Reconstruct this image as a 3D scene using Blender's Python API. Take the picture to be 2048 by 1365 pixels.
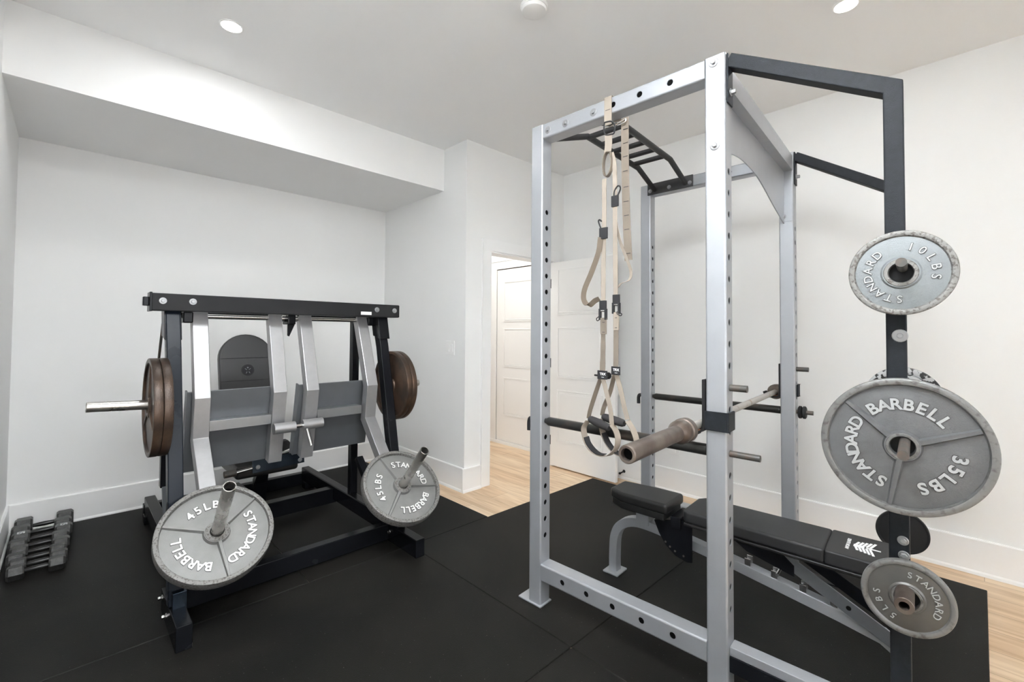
import bpy, bmesh, math, random
from mathutils import Vector, Matrix
random.seed(7)
sc = bpy.context.scene
for o in list(bpy.data.objects): bpy.data.objects.remove(o)
col = sc.collection
V = Vector

# ---------------------------------------------------------------- camera
H = 1.30
F = 910.22; CX, CY = 1024.0, 641.67
PITCH, ROLL, YAW = 0.02513, 0.006995, 0.79927
fwd = V((math.cos(YAW)*math.cos(PITCH), math.sin(YAW)*math.cos(PITCH), math.sin(PITCH)))
rt0 = V((math.sin(YAW), -math.cos(YAW), 0)); up0 = rt0.cross(fwd)
rt = math.cos(ROLL)*rt0 + math.sin(ROLL)*up0
up = -math.sin(ROLL)*rt0 + math.cos(ROLL)*up0
cam_d = bpy.data.cameras.new('camera'); cam = bpy.data.objects.new('camera', cam_d); col.objects.link(cam)
cam_d.sensor_width = 36; cam_d.lens = 16.0; cam_d.shift_y = (CY-682.5)/2048; cam_d.clip_start = 0.02
cam.matrix_world = Matrix((( rt.x, up.x, -fwd.x, 0), (rt.y, up.y, -fwd.y, 0), (rt.z, up.z, -fwd.z, H), (0,0,0,1)))
sc.camera = cam

# ---------------------------------------------------------------- world, exposure, lights
sc.view_settings.view_transform = 'Standard'; sc.view_settings.look = 'None'
sc.view_settings.gamma = 1; sc.view_settings.use_curve_mapping = False
sc.view_settings.exposure = 0.17
sc.cycles.use_denoising = True
sc.cycles.max_bounces = 10; sc.cycles.diffuse_bounces = 6; sc.cycles.sample_clamp_indirect = 0
w = bpy.data.worlds.new('world'); sc.world = w; w.use_nodes = True
w.node_tree.nodes['Background'].inputs[0].default_value = (0.8, 0.85, 0.9, 1)
w.node_tree.nodes['Background'].inputs[1].default_value = 0.3
def area(name, loc, size, power, color=(1,1,1), target=None, shape='DISK', size_y=None, spread=None):
    d = bpy.data.lights.new(name, 'AREA'); d.shape = shape; d.size = size; d.energy = power; d.color = color
    if size_y: d.size_y = size_y
    if spread: d.spread = spread
    o = bpy.data.objects.new(name, d); col.objects.link(o); o.location = loc
    if target is not None: o.rotation_euler = (V(target)-V(loc)).to_track_quat('-Z', 'Y').to_euler()
    return o
CEIL = 2.90
LIGHT_W = 6.2
LIGHTS = [(0.576, 2.724), (2.668, 0.433), (0.576, 0.433), (0.576, -1.2)]
for i, (x, y) in enumerate(LIGHTS):
    area('downlight_lamp', (x, y, CEIL-0.012), 0.085, LIGHT_W*(0.5 if x > 2 else 1.0), (0.99, 1.0, 1.0))
area('hallway_lamp', (3.05, 3.75, CEIL-0.02), 0.15, 14, (1.0, 0.97, 0.93))
area('added_window_fill', (0.95, -1.93, 1.55), 1.5, 9, (0.93, 0.965, 1.0), (1.35, 3, 0.9), 'RECTANGLE', 1.3, math.radians(85))  # added fill from an invented window behind the camera
area('camera_flash', (-0.10, 0.08, 1.10), 0.14, 4, (0.98, 0.99, 1.0), (1.2, 3.2, 0.9), spread=math.radians(110))
area('added_bounce_fill', (0.12, -0.05, 1.70), 0.25, 92, (0.93, 0.968, 1.0), (0.22, 0.32, 2.9), spread=math.radians(68))  # added fill lamp aimed at the ceiling to brighten the whole room

# ---------------------------------------------------------------- pixel -> point helpers (measuring only)
def ray(x, y): return rt*((x-CX)/F) - up*((y-CY)/F) + fwd
def atX(x, y, X): d = ray(x, y); t = X/d.x; return V((X, d.y*t, H+d.z*t))
def atY(x, y, Y): d = ray(x, y); t = Y/d.y; return V((d.x*t, Y, H+d.z*t))
def atZ(x, y, Z): d = ray(x, y); t = (Z-H)/d.z; return V((d.x*t, d.y*t, Z))
RY = 0.04206; cR, sR = math.cos(RY), math.sin(RY); SH = 0.034/1.19
def RK(p):                       # rack coordinates (u, v, z) -> world; the frame stands slightly out of square
    u, v, z = p; v = v + SH*(u-1.685)
    return V((cR*u - sR*v, sR*u + cR*v, z))
def ru(x, y, U, z=None):         # pixel on the plane u = U, in rack coordinates
    d = ray(x, y); du = cR*d.x + sR*d.y; dv = -sR*d.x + cR*d.y; t = U/du
    return V((U, dv*t - SH*(U-1.685), H+d.z*t))
def rzz(x, y, Z):
    p = atZ(x, y, Z); u = cR*p.x+sR*p.y; v = -sR*p.x+cR*p.y
    return V((u, v-SH*(u-1.685), Z))

# ---------------------------------------------------------------- materials
def newmat(name):
    m = bpy.data.materials.new(name); m.use_nodes = True
    return m, m.node_tree, m.node_tree.nodes['Principled BSDF']
def mat(name, colr, rough=0.5, metal=0.0, var=0.0, vscale=8.0, bump=0.0, bscale=200.0, col2=None, lo=0.45, hi=0.6, spec=0.5, coat=0.0, rvar=0.0):
    m, nt, b = newmat(name); N = nt.nodes; L = nt.links
    b.inputs['Base Color'].default_value = (*colr, 1); b.inputs['Roughness'].default_value = rough
    b.inputs['Metallic'].default_value = metal; b.inputs['Specular IOR Level'].default_value = spec
    b.inputs['Coat Weight'].default_value = coat
    tc = N.new('ShaderNodeTexCoord')
    if var or col2:
        n = N.new('ShaderNodeTexNoise'); n.inputs['Scale'].default_value = vscale; n.inputs['Detail'].default_value = 6
        L.new(tc.outputs['Object'], n.inputs['Vector'])
        r = N.new('ShaderNodeValToRGB'); L.new(n.outputs['Fac'], r.inputs['Fac'])
        if col2 is None: col2 = tuple(c*(1+var) for c in colr); lo, hi = 0.3, 0.7
        r.color_ramp.elements[0].position = lo; r.color_ramp.elements[1].position = hi
        r.color_ramp.elements[0].color = (*colr, 1); r.color_ramp.elements[1].color = (*col2, 1)
        L.new(r.outputs['Color'], b.inputs['Base Color'])
        if rvar:
            mr = N.new('ShaderNodeMapRange'); mr.inputs['To Min'].default_value = rough-rvar; mr.inputs['To Max'].default_value = rough+rvar
            L.new(n.outputs['Fac'], mr.inputs['Value']); L.new(mr.outputs['Result'], b.inputs['Roughness'])
    if bump:
        n2 = N.new('ShaderNodeTexNoise'); n2.inputs['Scale'].default_value = bscale; n2.inputs['Detail'].default_value = 3
        L.new(tc.outputs['Object'], n2.inputs['Vector'])
        bp = N.new('ShaderNodeBump'); bp.inputs['Strength'].default_value = bump; bp.inputs['Distance'].default_value = 0.002
        L.new(n2.outputs['Fac'], bp.inputs['Height']); L.new(bp.outputs['Normal'], b.inputs['Normal'])
    return m
M = {}
M['wall'] = mat('wall_paint', (0.845, 0.847, 0.84), 0.65, var=0.012, vscale=3, bump=0.05, bscale=400)
M['ceiling'] = mat('ceiling_paint', (0.91, 0.915, 0.915), 0.8, var=0.01, vscale=2)
M['trim'] = mat('trim_paint', (0.87, 0.87, 0.865), 0.35, var=0.01, vscale=3)
M['door'] = mat('door_paint', (0.87, 0.865, 0.85), 0.38, var=0.01, vscale=3)
M['silver'] = mat('silver_powder_coat', (0.38, 0.395, 0.42), 0.38, 0.55, var=0.05, vscale=14, bump=0.06, bscale=900)
M['silver2'] = mat('silver_hammered_paint', (0.40, 0.40, 0.405), 0.36, 0.7, var=0.08, vscale=30, bump=0.10, bscale=700)
M['crosst'] = mat('mid_grey_steel_tube', (0.24, 0.245, 0.255), 0.33, 0.7, var=0.1, vscale=9)
M['steelplate'] = mat('grey_painted_steel', (0.18, 0.19, 0.205), 0.33, 0.65, var=0.1, vscale=9, bump=0.05, bscale=700)
M['cast'] = mat('grey_cast_iron', (0.20, 0.20, 0.195), 0.45, 0.3, var=0.14, vscale=20, bump=0.5, bscale=420)
M['cast35'] = mat('blue_grey_cast_iron', (0.115, 0.118, 0.121), 0.42, 0.45, var=0.3, vscale=14, bump=0.4, bscale=420)
M['cast10'] = mat('pale_cast_iron', (0.185, 0.20, 0.208), 0.42, 0.4, var=0.15, vscale=12, bump=0.35, bscale=420)
M['cast5'] = mat('dark_cast_iron', (0.105, 0.103, 0.098), 0.36, 0.6, var=0.25, vscale=16, bump=0.3, bscale=420)
M['rimworn'] = mat('chipped_iron_rim', (0.20, 0.196, 0.188), 0.5, 0.3, col2=(0.10, 0.093, 0.083), vscale=130, lo=0.52, hi=0.60, bump=0.6, bscale=300)
M['rimgrey'] = mat('worn_grey_rim', (0.18, 0.18, 0.176), 0.42, 0.5, col2=(0.10, 0.095, 0.09), vscale=60, lo=0.52, hi=0.68, bump=0.4, bscale=300)
M['letter'] = mat('bright_lettering', (0.66, 0.66, 0.65), 0.45, 0.1, var=0.04, vscale=60)
M['letter35'] = mat('worn_lettering', (0.36, 0.37, 0.375), 0.38, 0.35, var=0.1, vscale=60)
M['letteredge'] = mat('dark_letter_edge', (0.06, 0.058, 0.055), 0.5, 0.2)  # darker outline set under each raised letter
M['brown'] = mat('brown_rusted_iron', (0.045, 0.030, 0.022), 0.36, 0.45, col2=(0.13, 0.075, 0.045), vscale=9, lo=0.42, hi=0.72, bump=0.4, bscale=250)
M['scratched'] = mat('chipped_black_iron', (0.02, 0.02, 0.02), 0.45, 0.2, col2=(0.40, 0.41, 0.42), vscale=34, lo=0.47, hi=0.50, bump=0.3, bscale=200)
M['gloss'] = mat('gloss_black_steel', (0.006, 0.0065, 0.008), 0.25, 0.0, var=0.3, vscale=6, rvar=0.06, bump=0.03, bscale=300, spec=0.16)
M['beam'] = mat('satin_black_steel', (0.016, 0.016, 0.017), 0.5, 0.0, spec=0.2, var=0.15, vscale=10, bump=0.12, bscale=600)
M['char'] = mat('textured_charcoal_steel', (0.011, 0.013, 0.016), 0.52, 0.0, spec=0.2, var=0.4, vscale=60, bump=0.35, bscale=500)
M['navy'] = mat('dark_blue_grey_steel', (0.006, 0.009, 0.014), 0.28, 0.0, spec=0.18, var=0.25, vscale=7, rvar=0.05, bump=0.03, bscale=300)
M['chrome'] = mat('bright_steel', (0.62, 0.61, 0.60), 0.22, 1.0, var=0.06, vscale=30)
M['horn'] = mat('worn_steel_tube', (0.44, 0.425, 0.40), 0.28, 0.95, var=0.25, vscale=18, rvar=0.08)
M['zinc'] = mat('zinc_washer', (0.34, 0.345, 0.35), 0.42, 0.7)
M['inside'] = mat('tube_hole_shade', (0.004, 0.004, 0.004), 0.8, 0.0, spec=0.05)  # near-black colour stands in for the shade inside tubes and holes
M['rust'] = mat('patinated_bar_sleeve', (0.085, 0.062, 0.050), 0.40, 0.6, col2=(0.175, 0.148, 0.127), vscale=14, lo=0.35, hi=0.7, bump=0.15, bscale=300)
M['shaft'] = mat('grey_knurled_shaft', (0.48, 0.46, 0.43), 0.42, 0.6, col2=(0.30, 0.22, 0.16), vscale=18, lo=0.55, hi=0.75, bump=0.4, bscale=900)
M['darkpipe'] = mat('black_oiled_pipe', (0.03, 0.03, 0.028), 0.32, 0.4, col2=(0.10, 0.07, 0.055), vscale=7, lo=0.5, hi=0.7, bump=0.15, bscale=300)
M['rod'] = mat('grey_steel_rod', (0.085, 0.083, 0.078), 0.5, 0.5, col2=(0.13, 0.098, 0.08), vscale=30, lo=0.4, hi=0.7)
M['orange'] = mat('rubbed_orange_metal', (0.45, 0.22, 0.12), 0.4, 0.5, var=0.3, vscale=30)
M['vinyl'] = mat('black_vinyl', (0.009, 0.009, 0.009), 0.36, 0, spec=0.4, var=0.3, vscale=4, bump=0.15, bscale=500)
M['vinyl2'] = mat('charcoal_vinyl', (0.016, 0.016, 0.017), 0.48, 0, spec=0.4, var=0.2, vscale=4, bump=0.12, bscale=500)
M['vinyl3'] = mat('grey_black_vinyl', (0.040, 0.040, 0.041), 0.38, 0, spec=0.4, var=0.2, vscale=4, bump=0.12, bscale=500)
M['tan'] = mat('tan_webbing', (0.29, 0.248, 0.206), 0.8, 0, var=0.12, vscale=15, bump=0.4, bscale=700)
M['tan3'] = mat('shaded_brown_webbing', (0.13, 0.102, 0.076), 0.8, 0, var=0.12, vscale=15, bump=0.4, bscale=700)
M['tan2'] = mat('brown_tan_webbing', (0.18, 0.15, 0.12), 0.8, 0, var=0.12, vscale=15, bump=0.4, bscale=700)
M['blackweb'] = mat('black_webbing', (0.016, 0.016, 0.018), 0.75, 0, bump=0.4, bscale=700)
M['foam'] = mat('black_foam', (0.022, 0.020, 0.021), 0.85, 0, var=0.4, vscale=60, bump=0.5, bscale=300)
M['white'] = mat('white_print', (0.85, 0.85, 0.85), 0.5)
M['whitepl'] = mat('white_plastic', (0.86, 0.86, 0.85), 0.35)
M['hex'] = mat('black_hammertone_iron', (0.030, 0.030, 0.029), 0.32, 0.2, var=0.9, vscale=60, bump=0.9, bscale=260)
M['handle'] = mat('black_bar_handle', (0.03, 0.03, 0.03), 0.3, 0.5)
M['blueplate'] = mat('blued_steel', (0.09, 0.12, 0.16), 0.22, 0.8, col2=(0.03, 0.042, 0.06), vscale=8, lo=0.4, hi=0.65)
M['pullup'] = mat('matte_black_tube', (0.028, 0.028, 0.029), 0.5, 0.1, var=0.2, vscale=20, bump=0.15, bscale=600)
def emit(name, c, s):
    m, nt, b = newmat(name); b.inputs['Base Color'].default_value = (*c, 1)
    b.inputs['Emission Color'].default_value = (*c, 1); b.inputs['Emission Strength'].default_value = s; return m
M['lamp'] = emit('lamp_lens', (1, 0.99, 0.97), 6.0)
# rubber mat with scuffs and pale specks
def rubber():
    m, nt, b = newmat('black_rubber'); N = nt.nodes; L = nt.links
    geo = N.new('ShaderNodeNewGeometry')
    a = N.new('ShaderNodeTexNoise'); a.inputs['Scale'].default_value = 1.3; a.inputs['Detail'].default_value = 5; a.inputs['Distortion'].default_value = 0.6
    L.new(geo.outputs['Position'], a.inputs['Vector'])
    r = N.new('ShaderNodeValToRGB'); r.color_ramp.elements[0].position = 0.35; r.color_ramp.elements[1].position = 0.75
    r.color_ramp.elements[0].color = (0.0055, 0.0053, 0.0048, 1); r.color_ramp.elements[1].color = (0.0150, 0.0136, 0.0115, 1)
    L.new(a.outputs['Fac'], r.inputs['Fac'])
    s = N.new('ShaderNodeTexNoise'); s.inputs['Scale'].default_value = 150; s.inputs['Detail'].default_value = 2
    L.new(geo.outputs['Position'], s.inputs['Vector'])
    r2 = N.new('ShaderNodeValToRGB'); r2.color_ramp.elements[0].position = 0.735; r2.color_ramp.elements[1].position = 0.77
    L.new(s.outputs['Fac'], r2.inputs['Fac'])
    mx = N.new('ShaderNodeMixRGB'); mx.inputs[2].default_value = (0.16, 0.155, 0.145, 1)
    L.new(r2.outputs['Color'], mx.inputs[0]); L.new(r.outputs['Color'], mx.inputs[1]); L.new(mx.outputs[0], b.inputs['Base Color'])
    b.inputs['Roughness'].default_value = 0.55; b.inputs['Specular IOR Level'].default_value = 0.14
    n2 = N.new('ShaderNodeTexNoise'); n2.inputs['Scale'].default_value = 260; L.new(geo.outputs['Position'], n2.inputs['Vector'])
    bp = N.new('ShaderNodeBump'); bp.inputs['Strength'].default_value = 0.35; bp.inputs['Distance'].default_value = 0.002
    L.new(n2.outputs['Fac'], bp.inputs['Height']); L.new(bp.outputs['Normal'], b.inputs['Normal'])
    return m
M['rubber'] = rubber()
def wood():
    m, nt, b = newmat('oak_planks'); N = nt.nodes; L = nt.links
    geo = N.new('ShaderNodeNewGeometry'); sep = N.new('ShaderNodeSeparateXYZ'); L.new(geo.outputs['Position'], sep.inputs[0])
    cmb = N.new('ShaderNodeCombineXYZ'); L.new(sep.outputs['Y'], cmb.inputs['X']); L.new(sep.outputs['X'], cmb.inputs['Y'])
    br = N.new('ShaderNodeTexBrick'); L.new(cmb.outputs[0], br.inputs['Vector'])
    br.inputs['Scale'].default_value = 1; br.inputs['Brick Width'].default_value = 1.35; br.inputs['Row Height'].default_value = 0.185
    br.inputs['Mortar Size'].default_value = 0.0012; br.inputs['Mortar Smooth'].default_value = 0.1; br.offset = 0.37
    br.inputs['Color1'].default_value = (0.74, 0.53, 0.34, 1); br.inputs['Color2'].default_value = (0.84, 0.67, 0.48, 1)
    br.inputs['Mortar'].default_value = (0.36, 0.24, 0.15, 1); br.inputs['Bias'].default_value = 0.1
    mp = N.new('ShaderNodeMapping'); mp.inputs['Scale'].default_value = (7.0, 0.55, 1); L.new(geo.outputs['Position'], mp.inputs['Vector'])
    g = N.new('ShaderNodeTexNoise'); g.inputs['Scale'].default_value = 3.2; g.inputs['Detail'].default_value = 8; g.inputs['Distortion'].default_value = 1.1
    L.new(mp.outputs[0], g.inputs['Vector'])
    r = N.new('ShaderNodeValToRGB'); r.color_ramp.elements[0].position = 0.3; r.color_ramp.elements[1].position = 0.62
    r.color_ramp.elements[0].color = (0.74, 0.66, 0.58, 1); r.color_ramp.elements[1].color = (1, 1, 1, 1); L.new(g.outputs['Fac'], r.inputs['Fac'])
    mx = N.new('ShaderNodeMixRGB'); mx.blend_type = 'MULTIPLY'; mx.inputs[0].default_value = 1
    L.new(br.outputs['Color'], mx.inputs[1]); L.new(r.outputs['Color'], mx.inputs[2]); L.new(mx.outputs[0], b.inputs['Base Color'])
    b.inputs['Roughness'].default_value = 0.42
    return m
M['wood'] = wood()

# ---------------------------------------------------------------- mesh helpers
class MB:
    def __init__(s): s.v = []; s.f = []; s.m = []; s.cur = 0
    def add(s, vs, fs):
        n = len(s.v); s.v += [V(p) for p in vs]; s.f += [tuple(n+i for i in f) for f in fs]; s.m += [s.cur]*len(fs); return s
    def box(s, a, b):
        x0, y0, z0 = a; x1, y1, z1 = b
        return s.add([(x0,y0,z0),(x1,y0,z0),(x1,y1,z0),(x0,y1,z0),(x0,y0,z1),(x1,y0,z1),(x1,y1,z1),(x0,y1,z1)],
                     [(0,3,2,1),(4,5,6,7),(0,1,5,4),(1,2,6,5),(2,3,7,6),(3,0,4,7)])
    def obox(s, c, ax, ay, az, sx, sy, sz):
        c = V(c); ax, ay, az = (V(q).normalized() for q in (ax, ay, az)); P = []
        for k in (-1, 1):
            for (i, j) in ((-1,-1),(1,-1),(1,1),(-1,1)): P.append(c+ax*(i*sx/2)+ay*(j*sy/2)+az*(k*sz/2))
        return s.add(P, [(0,3,2,1),(4,5,6,7),(0,1,5,4),(1,2,6,5),(2,3,7,6),(3,0,4,7)])
    def prism(s, pts, d):                     # polygon pts (3D, planar) extruded by vector d
        pts = [V(p) for p in pts]; d = V(d); n = len(pts)
        return s.add(pts+[p+d for p in pts], [tuple(range(n))[::-1], tuple(range(n, 2*n))]+[(i, (i+1) % n, n+(i+1) % n, n+i) for i in range(n)])
    def rpath(s, pts, side, ws, h):           # mitred rectangular tube; side = axis normal to the path's plane
        pts = [V(p) for p in pts]; S = V(side).normalized(); R = []
        for i, p in enumerate(pts):
            d0 = (pts[i]-pts[i-1]).normalized() if i else None
            d1 = (pts[i+1]-pts[i]).normalized() if i < len(pts)-1 else None
            t = ((d0 or d1)+(d1 or d0)).normalized(); n = t.cross(S).normalized()
            k = 1/max(0.3, t.dot(d0 or d1))
            R.append([p+S*ws/2+n*h/2*k, p-S*ws/2+n*h/2*k, p-S*ws/2-n*h/2*k, p+S*ws/2-n*h/2*k])
        vs = [q for r in R for q in r]; fs = [(3,2,1,0), tuple(4*(len(R)-1)+i for i in range(4))]
        for i in range(len(R)-1):
            for j in range(4): a = 4*i+j; b = 4*i+(j+1) % 4; fs.append((a, b, b+4, a+4))
        return s.add(vs, fs)
    def pipe(s, pts, r, n=16, caps=True, rad=None):
        pts = [V(p) for p in pts]; T = []
        for i in range(len(pts)):
            a = pts[max(0, i-1)]; b = pts[min(len(pts)-1, i+1)]; T.append((b-a).normalized())
        x = T[0].orthogonal().normalized(); rings = []
        for i, p in enumerate(pts):
            x = (x-T[i]*x.dot(T[i])).normalized(); y = T[i].cross(x)
            k = 1.0
            if 0 < i < len(pts)-1: k = 1/max(0.5, T[i].dot((pts[i+1]-p).normalized()))
            rr = (rad[i] if rad else r)
            rings.append([p+(x*math.cos(q)+y*math.sin(q))*rr*(k if not rad else 1) for q in [2*math.pi*j/n for j in range(n)]])
        vs = [q for g in rings for q in g]; fs = []
        for i in range(len(rings)-1):
            for j in range(n): a = i*n+j; b = i*n+(j+1) % n; fs.append((a, b, b+n, a+n))
        if caps: fs += [tuple(range(n))[::-1], tuple((len(rings)-1)*n+j for j in range(n))]
        return s.add(vs, fs)
    def lathe(s, o, ax, prof, n=48, closed=False):   # prof: (radius, distance along ax)
        o = V(o); ax = V(ax).normalized(); x = ax.orthogonal().normalized(); y = ax.cross(x); vs = []; fs = []
        for (r, h) in prof:
            for j in range(n): q = 2*math.pi*j/n; vs.append(o+ax*h+(x*math.cos(q)+y*math.sin(q))*r)
        k = len(prof); rng = range(k) if closed else range(k-1)
        for i in rng:
            for j in range(n): a = i*n+j; b = i*n+(j+1) % n; i2 = ((i+1) % k)*n; fs.append((a, b, i2+(j+1) % n, i2+j))
        if not closed:
            if prof[0][0] > 1e-5: fs.append(tuple(range(n))[::-1])
            if prof[-1][0] > 1e-5: fs.append(tuple((k-1)*n+j for j in range(n)))
        return s.add(vs, fs)
    def tube(s, a, b, ro, ri, n=32):          # open ended hollow tube
        a = V(a); b = V(b); L = (b-a).length
        return s.lathe(a, b-a, [(ro, 0), (ro, L-0.001), (ro-0.001, L), (ri, L), (ri, 0)], n, True)
    def ribbon(s, pts, wv, wd, t):
        pts = [V(p) for p in pts]; R = []
        for i, p in enumerate(pts):
            T = (pts[min(len(pts)-1, i+1)]-pts[max(0, i-1)]).normalized()
            W = V(wv[i] if isinstance(wv, list) else wv); W = (W-T*W.dot(T)).normalized(); n = T.cross(W)
            hw = (wd[i] if isinstance(wd, (list, tuple)) else wd)/2
            R.append([p+W*hw+n*t/2, p-W*hw+n*t/2, p-W*hw-n*t/2, p+W*hw-n*t/2])
        vs = [q for r in R for q in r]; fs = [(3,2,1,0), tuple(4*(len(R)-1)+i for i in range(4))]
        for i in range(len(R)-1):
            for j in range(4): a = 4*i+j; b = 4*i+(j+1) % 4; fs.append((a, b, b+4, a+4))
        return s.add(vs, fs)
    def holed(s, p0, ax, A, B, L, a, b, r, hA, hB, hr):   # hollow-looking square tube with rows of drilled holes on the +-A / +-B faces
        p0 = V(p0); ax, A, B = V(ax), V(A), V(B)
        def P(t, x, y): return p0+ax*t+A*x+B*y
        for (N_, W_, dn, dw, holes) in ((A, B, a, b, hA), (-A, -B, a, b, hA), (B, -A, b, a, hB), (-B, A, b, a, hB)):
            hw = dw/2-r; hc = hr*1.35
            def Q(t, wv, dep=0): return p0+ax*t+N_*(dn/2-dep)+W_*wv
            ts = 0.0
            for h in sorted(holes):
                s.add([Q(ts,-hw),Q(h-hc,-hw),Q(h-hc,hw),Q(ts,hw)], [(3,2,1,0)]); n = 16; circ = []; bnd = []
                for k in range(n):
                    q = 2*math.pi*k/n+math.pi/n*0; c_, s_ = math.cos(q), math.sin(q)
                    circ.append((h+hr*c_, hr*s_)); f = min(hc/abs(c_) if abs(c_) > 1e-6 else 9, hw/abs(s_) if abs(s_) > 1e-6 else 9); bnd.append([h+f*c_, f*s_])
                for (ct, cw) in ((hc, hw), (hc, -hw), (-hc, hw), (-hc, -hw)):
                    k = min(range(n), key=lambda i: abs(math.atan2(math.sin(2*math.pi*i/n-math.atan2(cw, ct)), math.cos(2*math.pi*i/n-math.atan2(cw, ct)))))
                    bnd[k] = [h+ct, cw]
                vs = [Q(*c) for c in circ]+[Q(*c) for c in bnd]+[Q(c[0], c[1], 0.0035) for c in circ]
                fs = []
                for k in range(n):
                    k2 = (k+1) % n; fs.append((k, k2, n+k2, n+k)); fs.append((k, 2*n+k, 2*n+k2, k2))
                s.add(vs, fs); ts = h+hc
            s.add([Q(ts,-hw),Q(L,-hw),Q(L,hw),Q(ts,hw)], [(3,2,1,0)])
        rim = []
        for (cx, cy, a0) in ((a/2-r, b/2-r, 0), (-a/2+r, b/2-r, 90), (-a/2+r, -b/2+r, 180), (a/2-r, -b/2+r, 270)):
            arc = [(cx+r*math.cos(math.radians(a0+30*k)), cy+r*math.sin(math.radians(a0+30*k))) for k in range(4)]; rim += arc
            s.add([P(0,x,y) for x, y in arc]+[P(L,x,y) for x, y in arc], [(k, k+1, 5+k, 4+k) for k in range(3)])
        a2, b2 = a/2-0.004, b/2-0.004; s.cur = 1  # black liner added inside so the drilled holes look unlit
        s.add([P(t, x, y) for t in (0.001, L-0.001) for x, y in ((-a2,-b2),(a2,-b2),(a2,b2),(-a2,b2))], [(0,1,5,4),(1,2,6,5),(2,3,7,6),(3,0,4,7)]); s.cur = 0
        s.add([P(0,x,y) for x, y in rim], [tuple(range(len(rim)))[::-1]]); s.add([P(L,x,y) for x, y in rim], [tuple(range(len(rim)))])
        return s
def catmull(pts, n=8):
    pts = [V(p) for p in pts]; out = []; q = [pts[0]*2-pts[1]]+pts+[pts[-1]*2-pts[-2]]
    for i in range(1, len(q)-2):
        for k in range(n):
            t = k/n; a, b, c, d = q[i-1], q[i], q[i+1], q[i+2]
            out.append(0.5*((2*b)+(c-a)*t+(2*a-5*b+4*c-d)*t*t+(3*b-a-3*c+d)*t**3))
    return out+[pts[-1]]
def rootloc(p):
    while p.parent: p = p.parent
    return p.location.copy()
def build(mb, name, m, parent=None, xf=None, bevel=0.0, seg=2, local=False, weight=True, sharp=32, merge=True, flat=False, bsharp=20):
    vs = [xf(p) for p in mb.v] if xf else list(mb.v)
    if local: org = V((0,0,0))
    elif parent: org = rootloc(parent)
    else:
        xs = [[p[i] for p in vs] for i in range(3)]; org = V(((min(xs[0])+max(xs[0]))/2, (min(xs[1])+max(xs[1]))/2, min(xs[2])))
    me = bpy.data.meshes.new(name); me.from_pydata([tuple(p-org) for p in vs], [], mb.f)
    ms = m if isinstance(m, (list, tuple)) else [m]
    for q in ms: me.materials.append(q)
    for i, p in enumerate(me.polygons): p.material_index = mb.m[i]
    bm = bmesh.new(); bm.from_mesh(me)
    if merge and not flat: bmesh.ops.remove_doubles(bm, verts=bm.verts, dist=0.00004)
    if not flat: bmesh.ops.recalc_face_normals(bm, faces=bm.faces)
    if bevel:
        es = [e for e in bm.edges if len(e.link_faces) == 2 and e.calc_face_angle(0) > 0.6]
        bmesh.ops.bevel(bm, geom=es, offset=bevel, segments=seg, profile=0.5, affect='EDGES', clamp_overlap=True)
    for f_ in bm.faces: f_.smooth = not flat
    bm.to_mesh(me); bm.free()
    me.set_sharp_from_angle(angle=math.radians(sharp if not bevel else bsharp))
    o = bpy.data.objects.new(name, me); col.objects.link(o)
    if parent: o.parent = parent
    elif not local: o.location = org
    if bevel and weight:
        wn = o.modifiers.new('weighted_normal', 'WEIGHTED_NORMAL'); wn.keep_sharp = True
    return o
def tag(o, label, cat, group=None, kind=None):
    if label: o['label'] = label
    if cat: o['category'] = cat
    if group: o['group'] = group
    if kind: o['kind'] = kind
    return o
def thing(name, label, cat, loc=(0,0,0), group=None):
    o = bpy.data.objects.new(name, None); o.empty_display_size = 0.1; col.objects.link(o); o.location = loc
    return tag(o, label, cat, group)
def struct(name, mb, m, bevel=0, **k):
    o = build(mb, name, m, bevel=bevel, **k); o['kind'] = 'structure'; return o
_chars = {}
def char_mesh(ch, size, ext, off=0.0):
    key = (ch, size, ext, off)
    if key not in _chars:
        cu = bpy.data.curves.new('t', 'FONT'); cu.body = ch; cu.size = size; cu.extrude = ext; cu.offset = off; cu.align_x = 'CENTER'; cu.resolution_u = 4
        o = bpy.data.objects.new('t', cu); col.objects.link(o)
        dg = bpy.context.evaluated_depsgraph_get(); dg.update(); me = bpy.data.meshes.new_from_object(o.evaluated_get(dg))
        _chars[key] = ([v.co.copy() for v in me.vertices], [tuple(p.vertices) for p in me.polygons])
        bpy.data.objects.remove(o); bpy.data.curves.remove(cu); bpy.data.meshes.remove(me)
    return _chars[key]
def put_text(mb, s, size, ext, O, X, Y, off=0.0):    # text centred on O, X along the line, Y up
    vs, fs = char_mesh(s, size, ext, off); X = V(X).normalized(); Y = V(Y).normalized(); Z = X.cross(Y); O = V(O)
    cap = 0.35*size
    mb.add([O+X*v.x+Y*(v.y-cap)+Z*v.z for v in vs], fs)
def washer(mb, p, ax, r=0.016, t=0.003, hexr=0.009, ht=0.008):
    ax = V(ax).normalized(); mb.lathe(p, ax, [(r, 0), (r, t*0.6), (r*0.9, t)], 20); mb.lathe(V(p)+ax*t, ax, [(hexr, 0), (hexr, ht*0.8), (hexr*0.8, ht)], 6)

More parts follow.
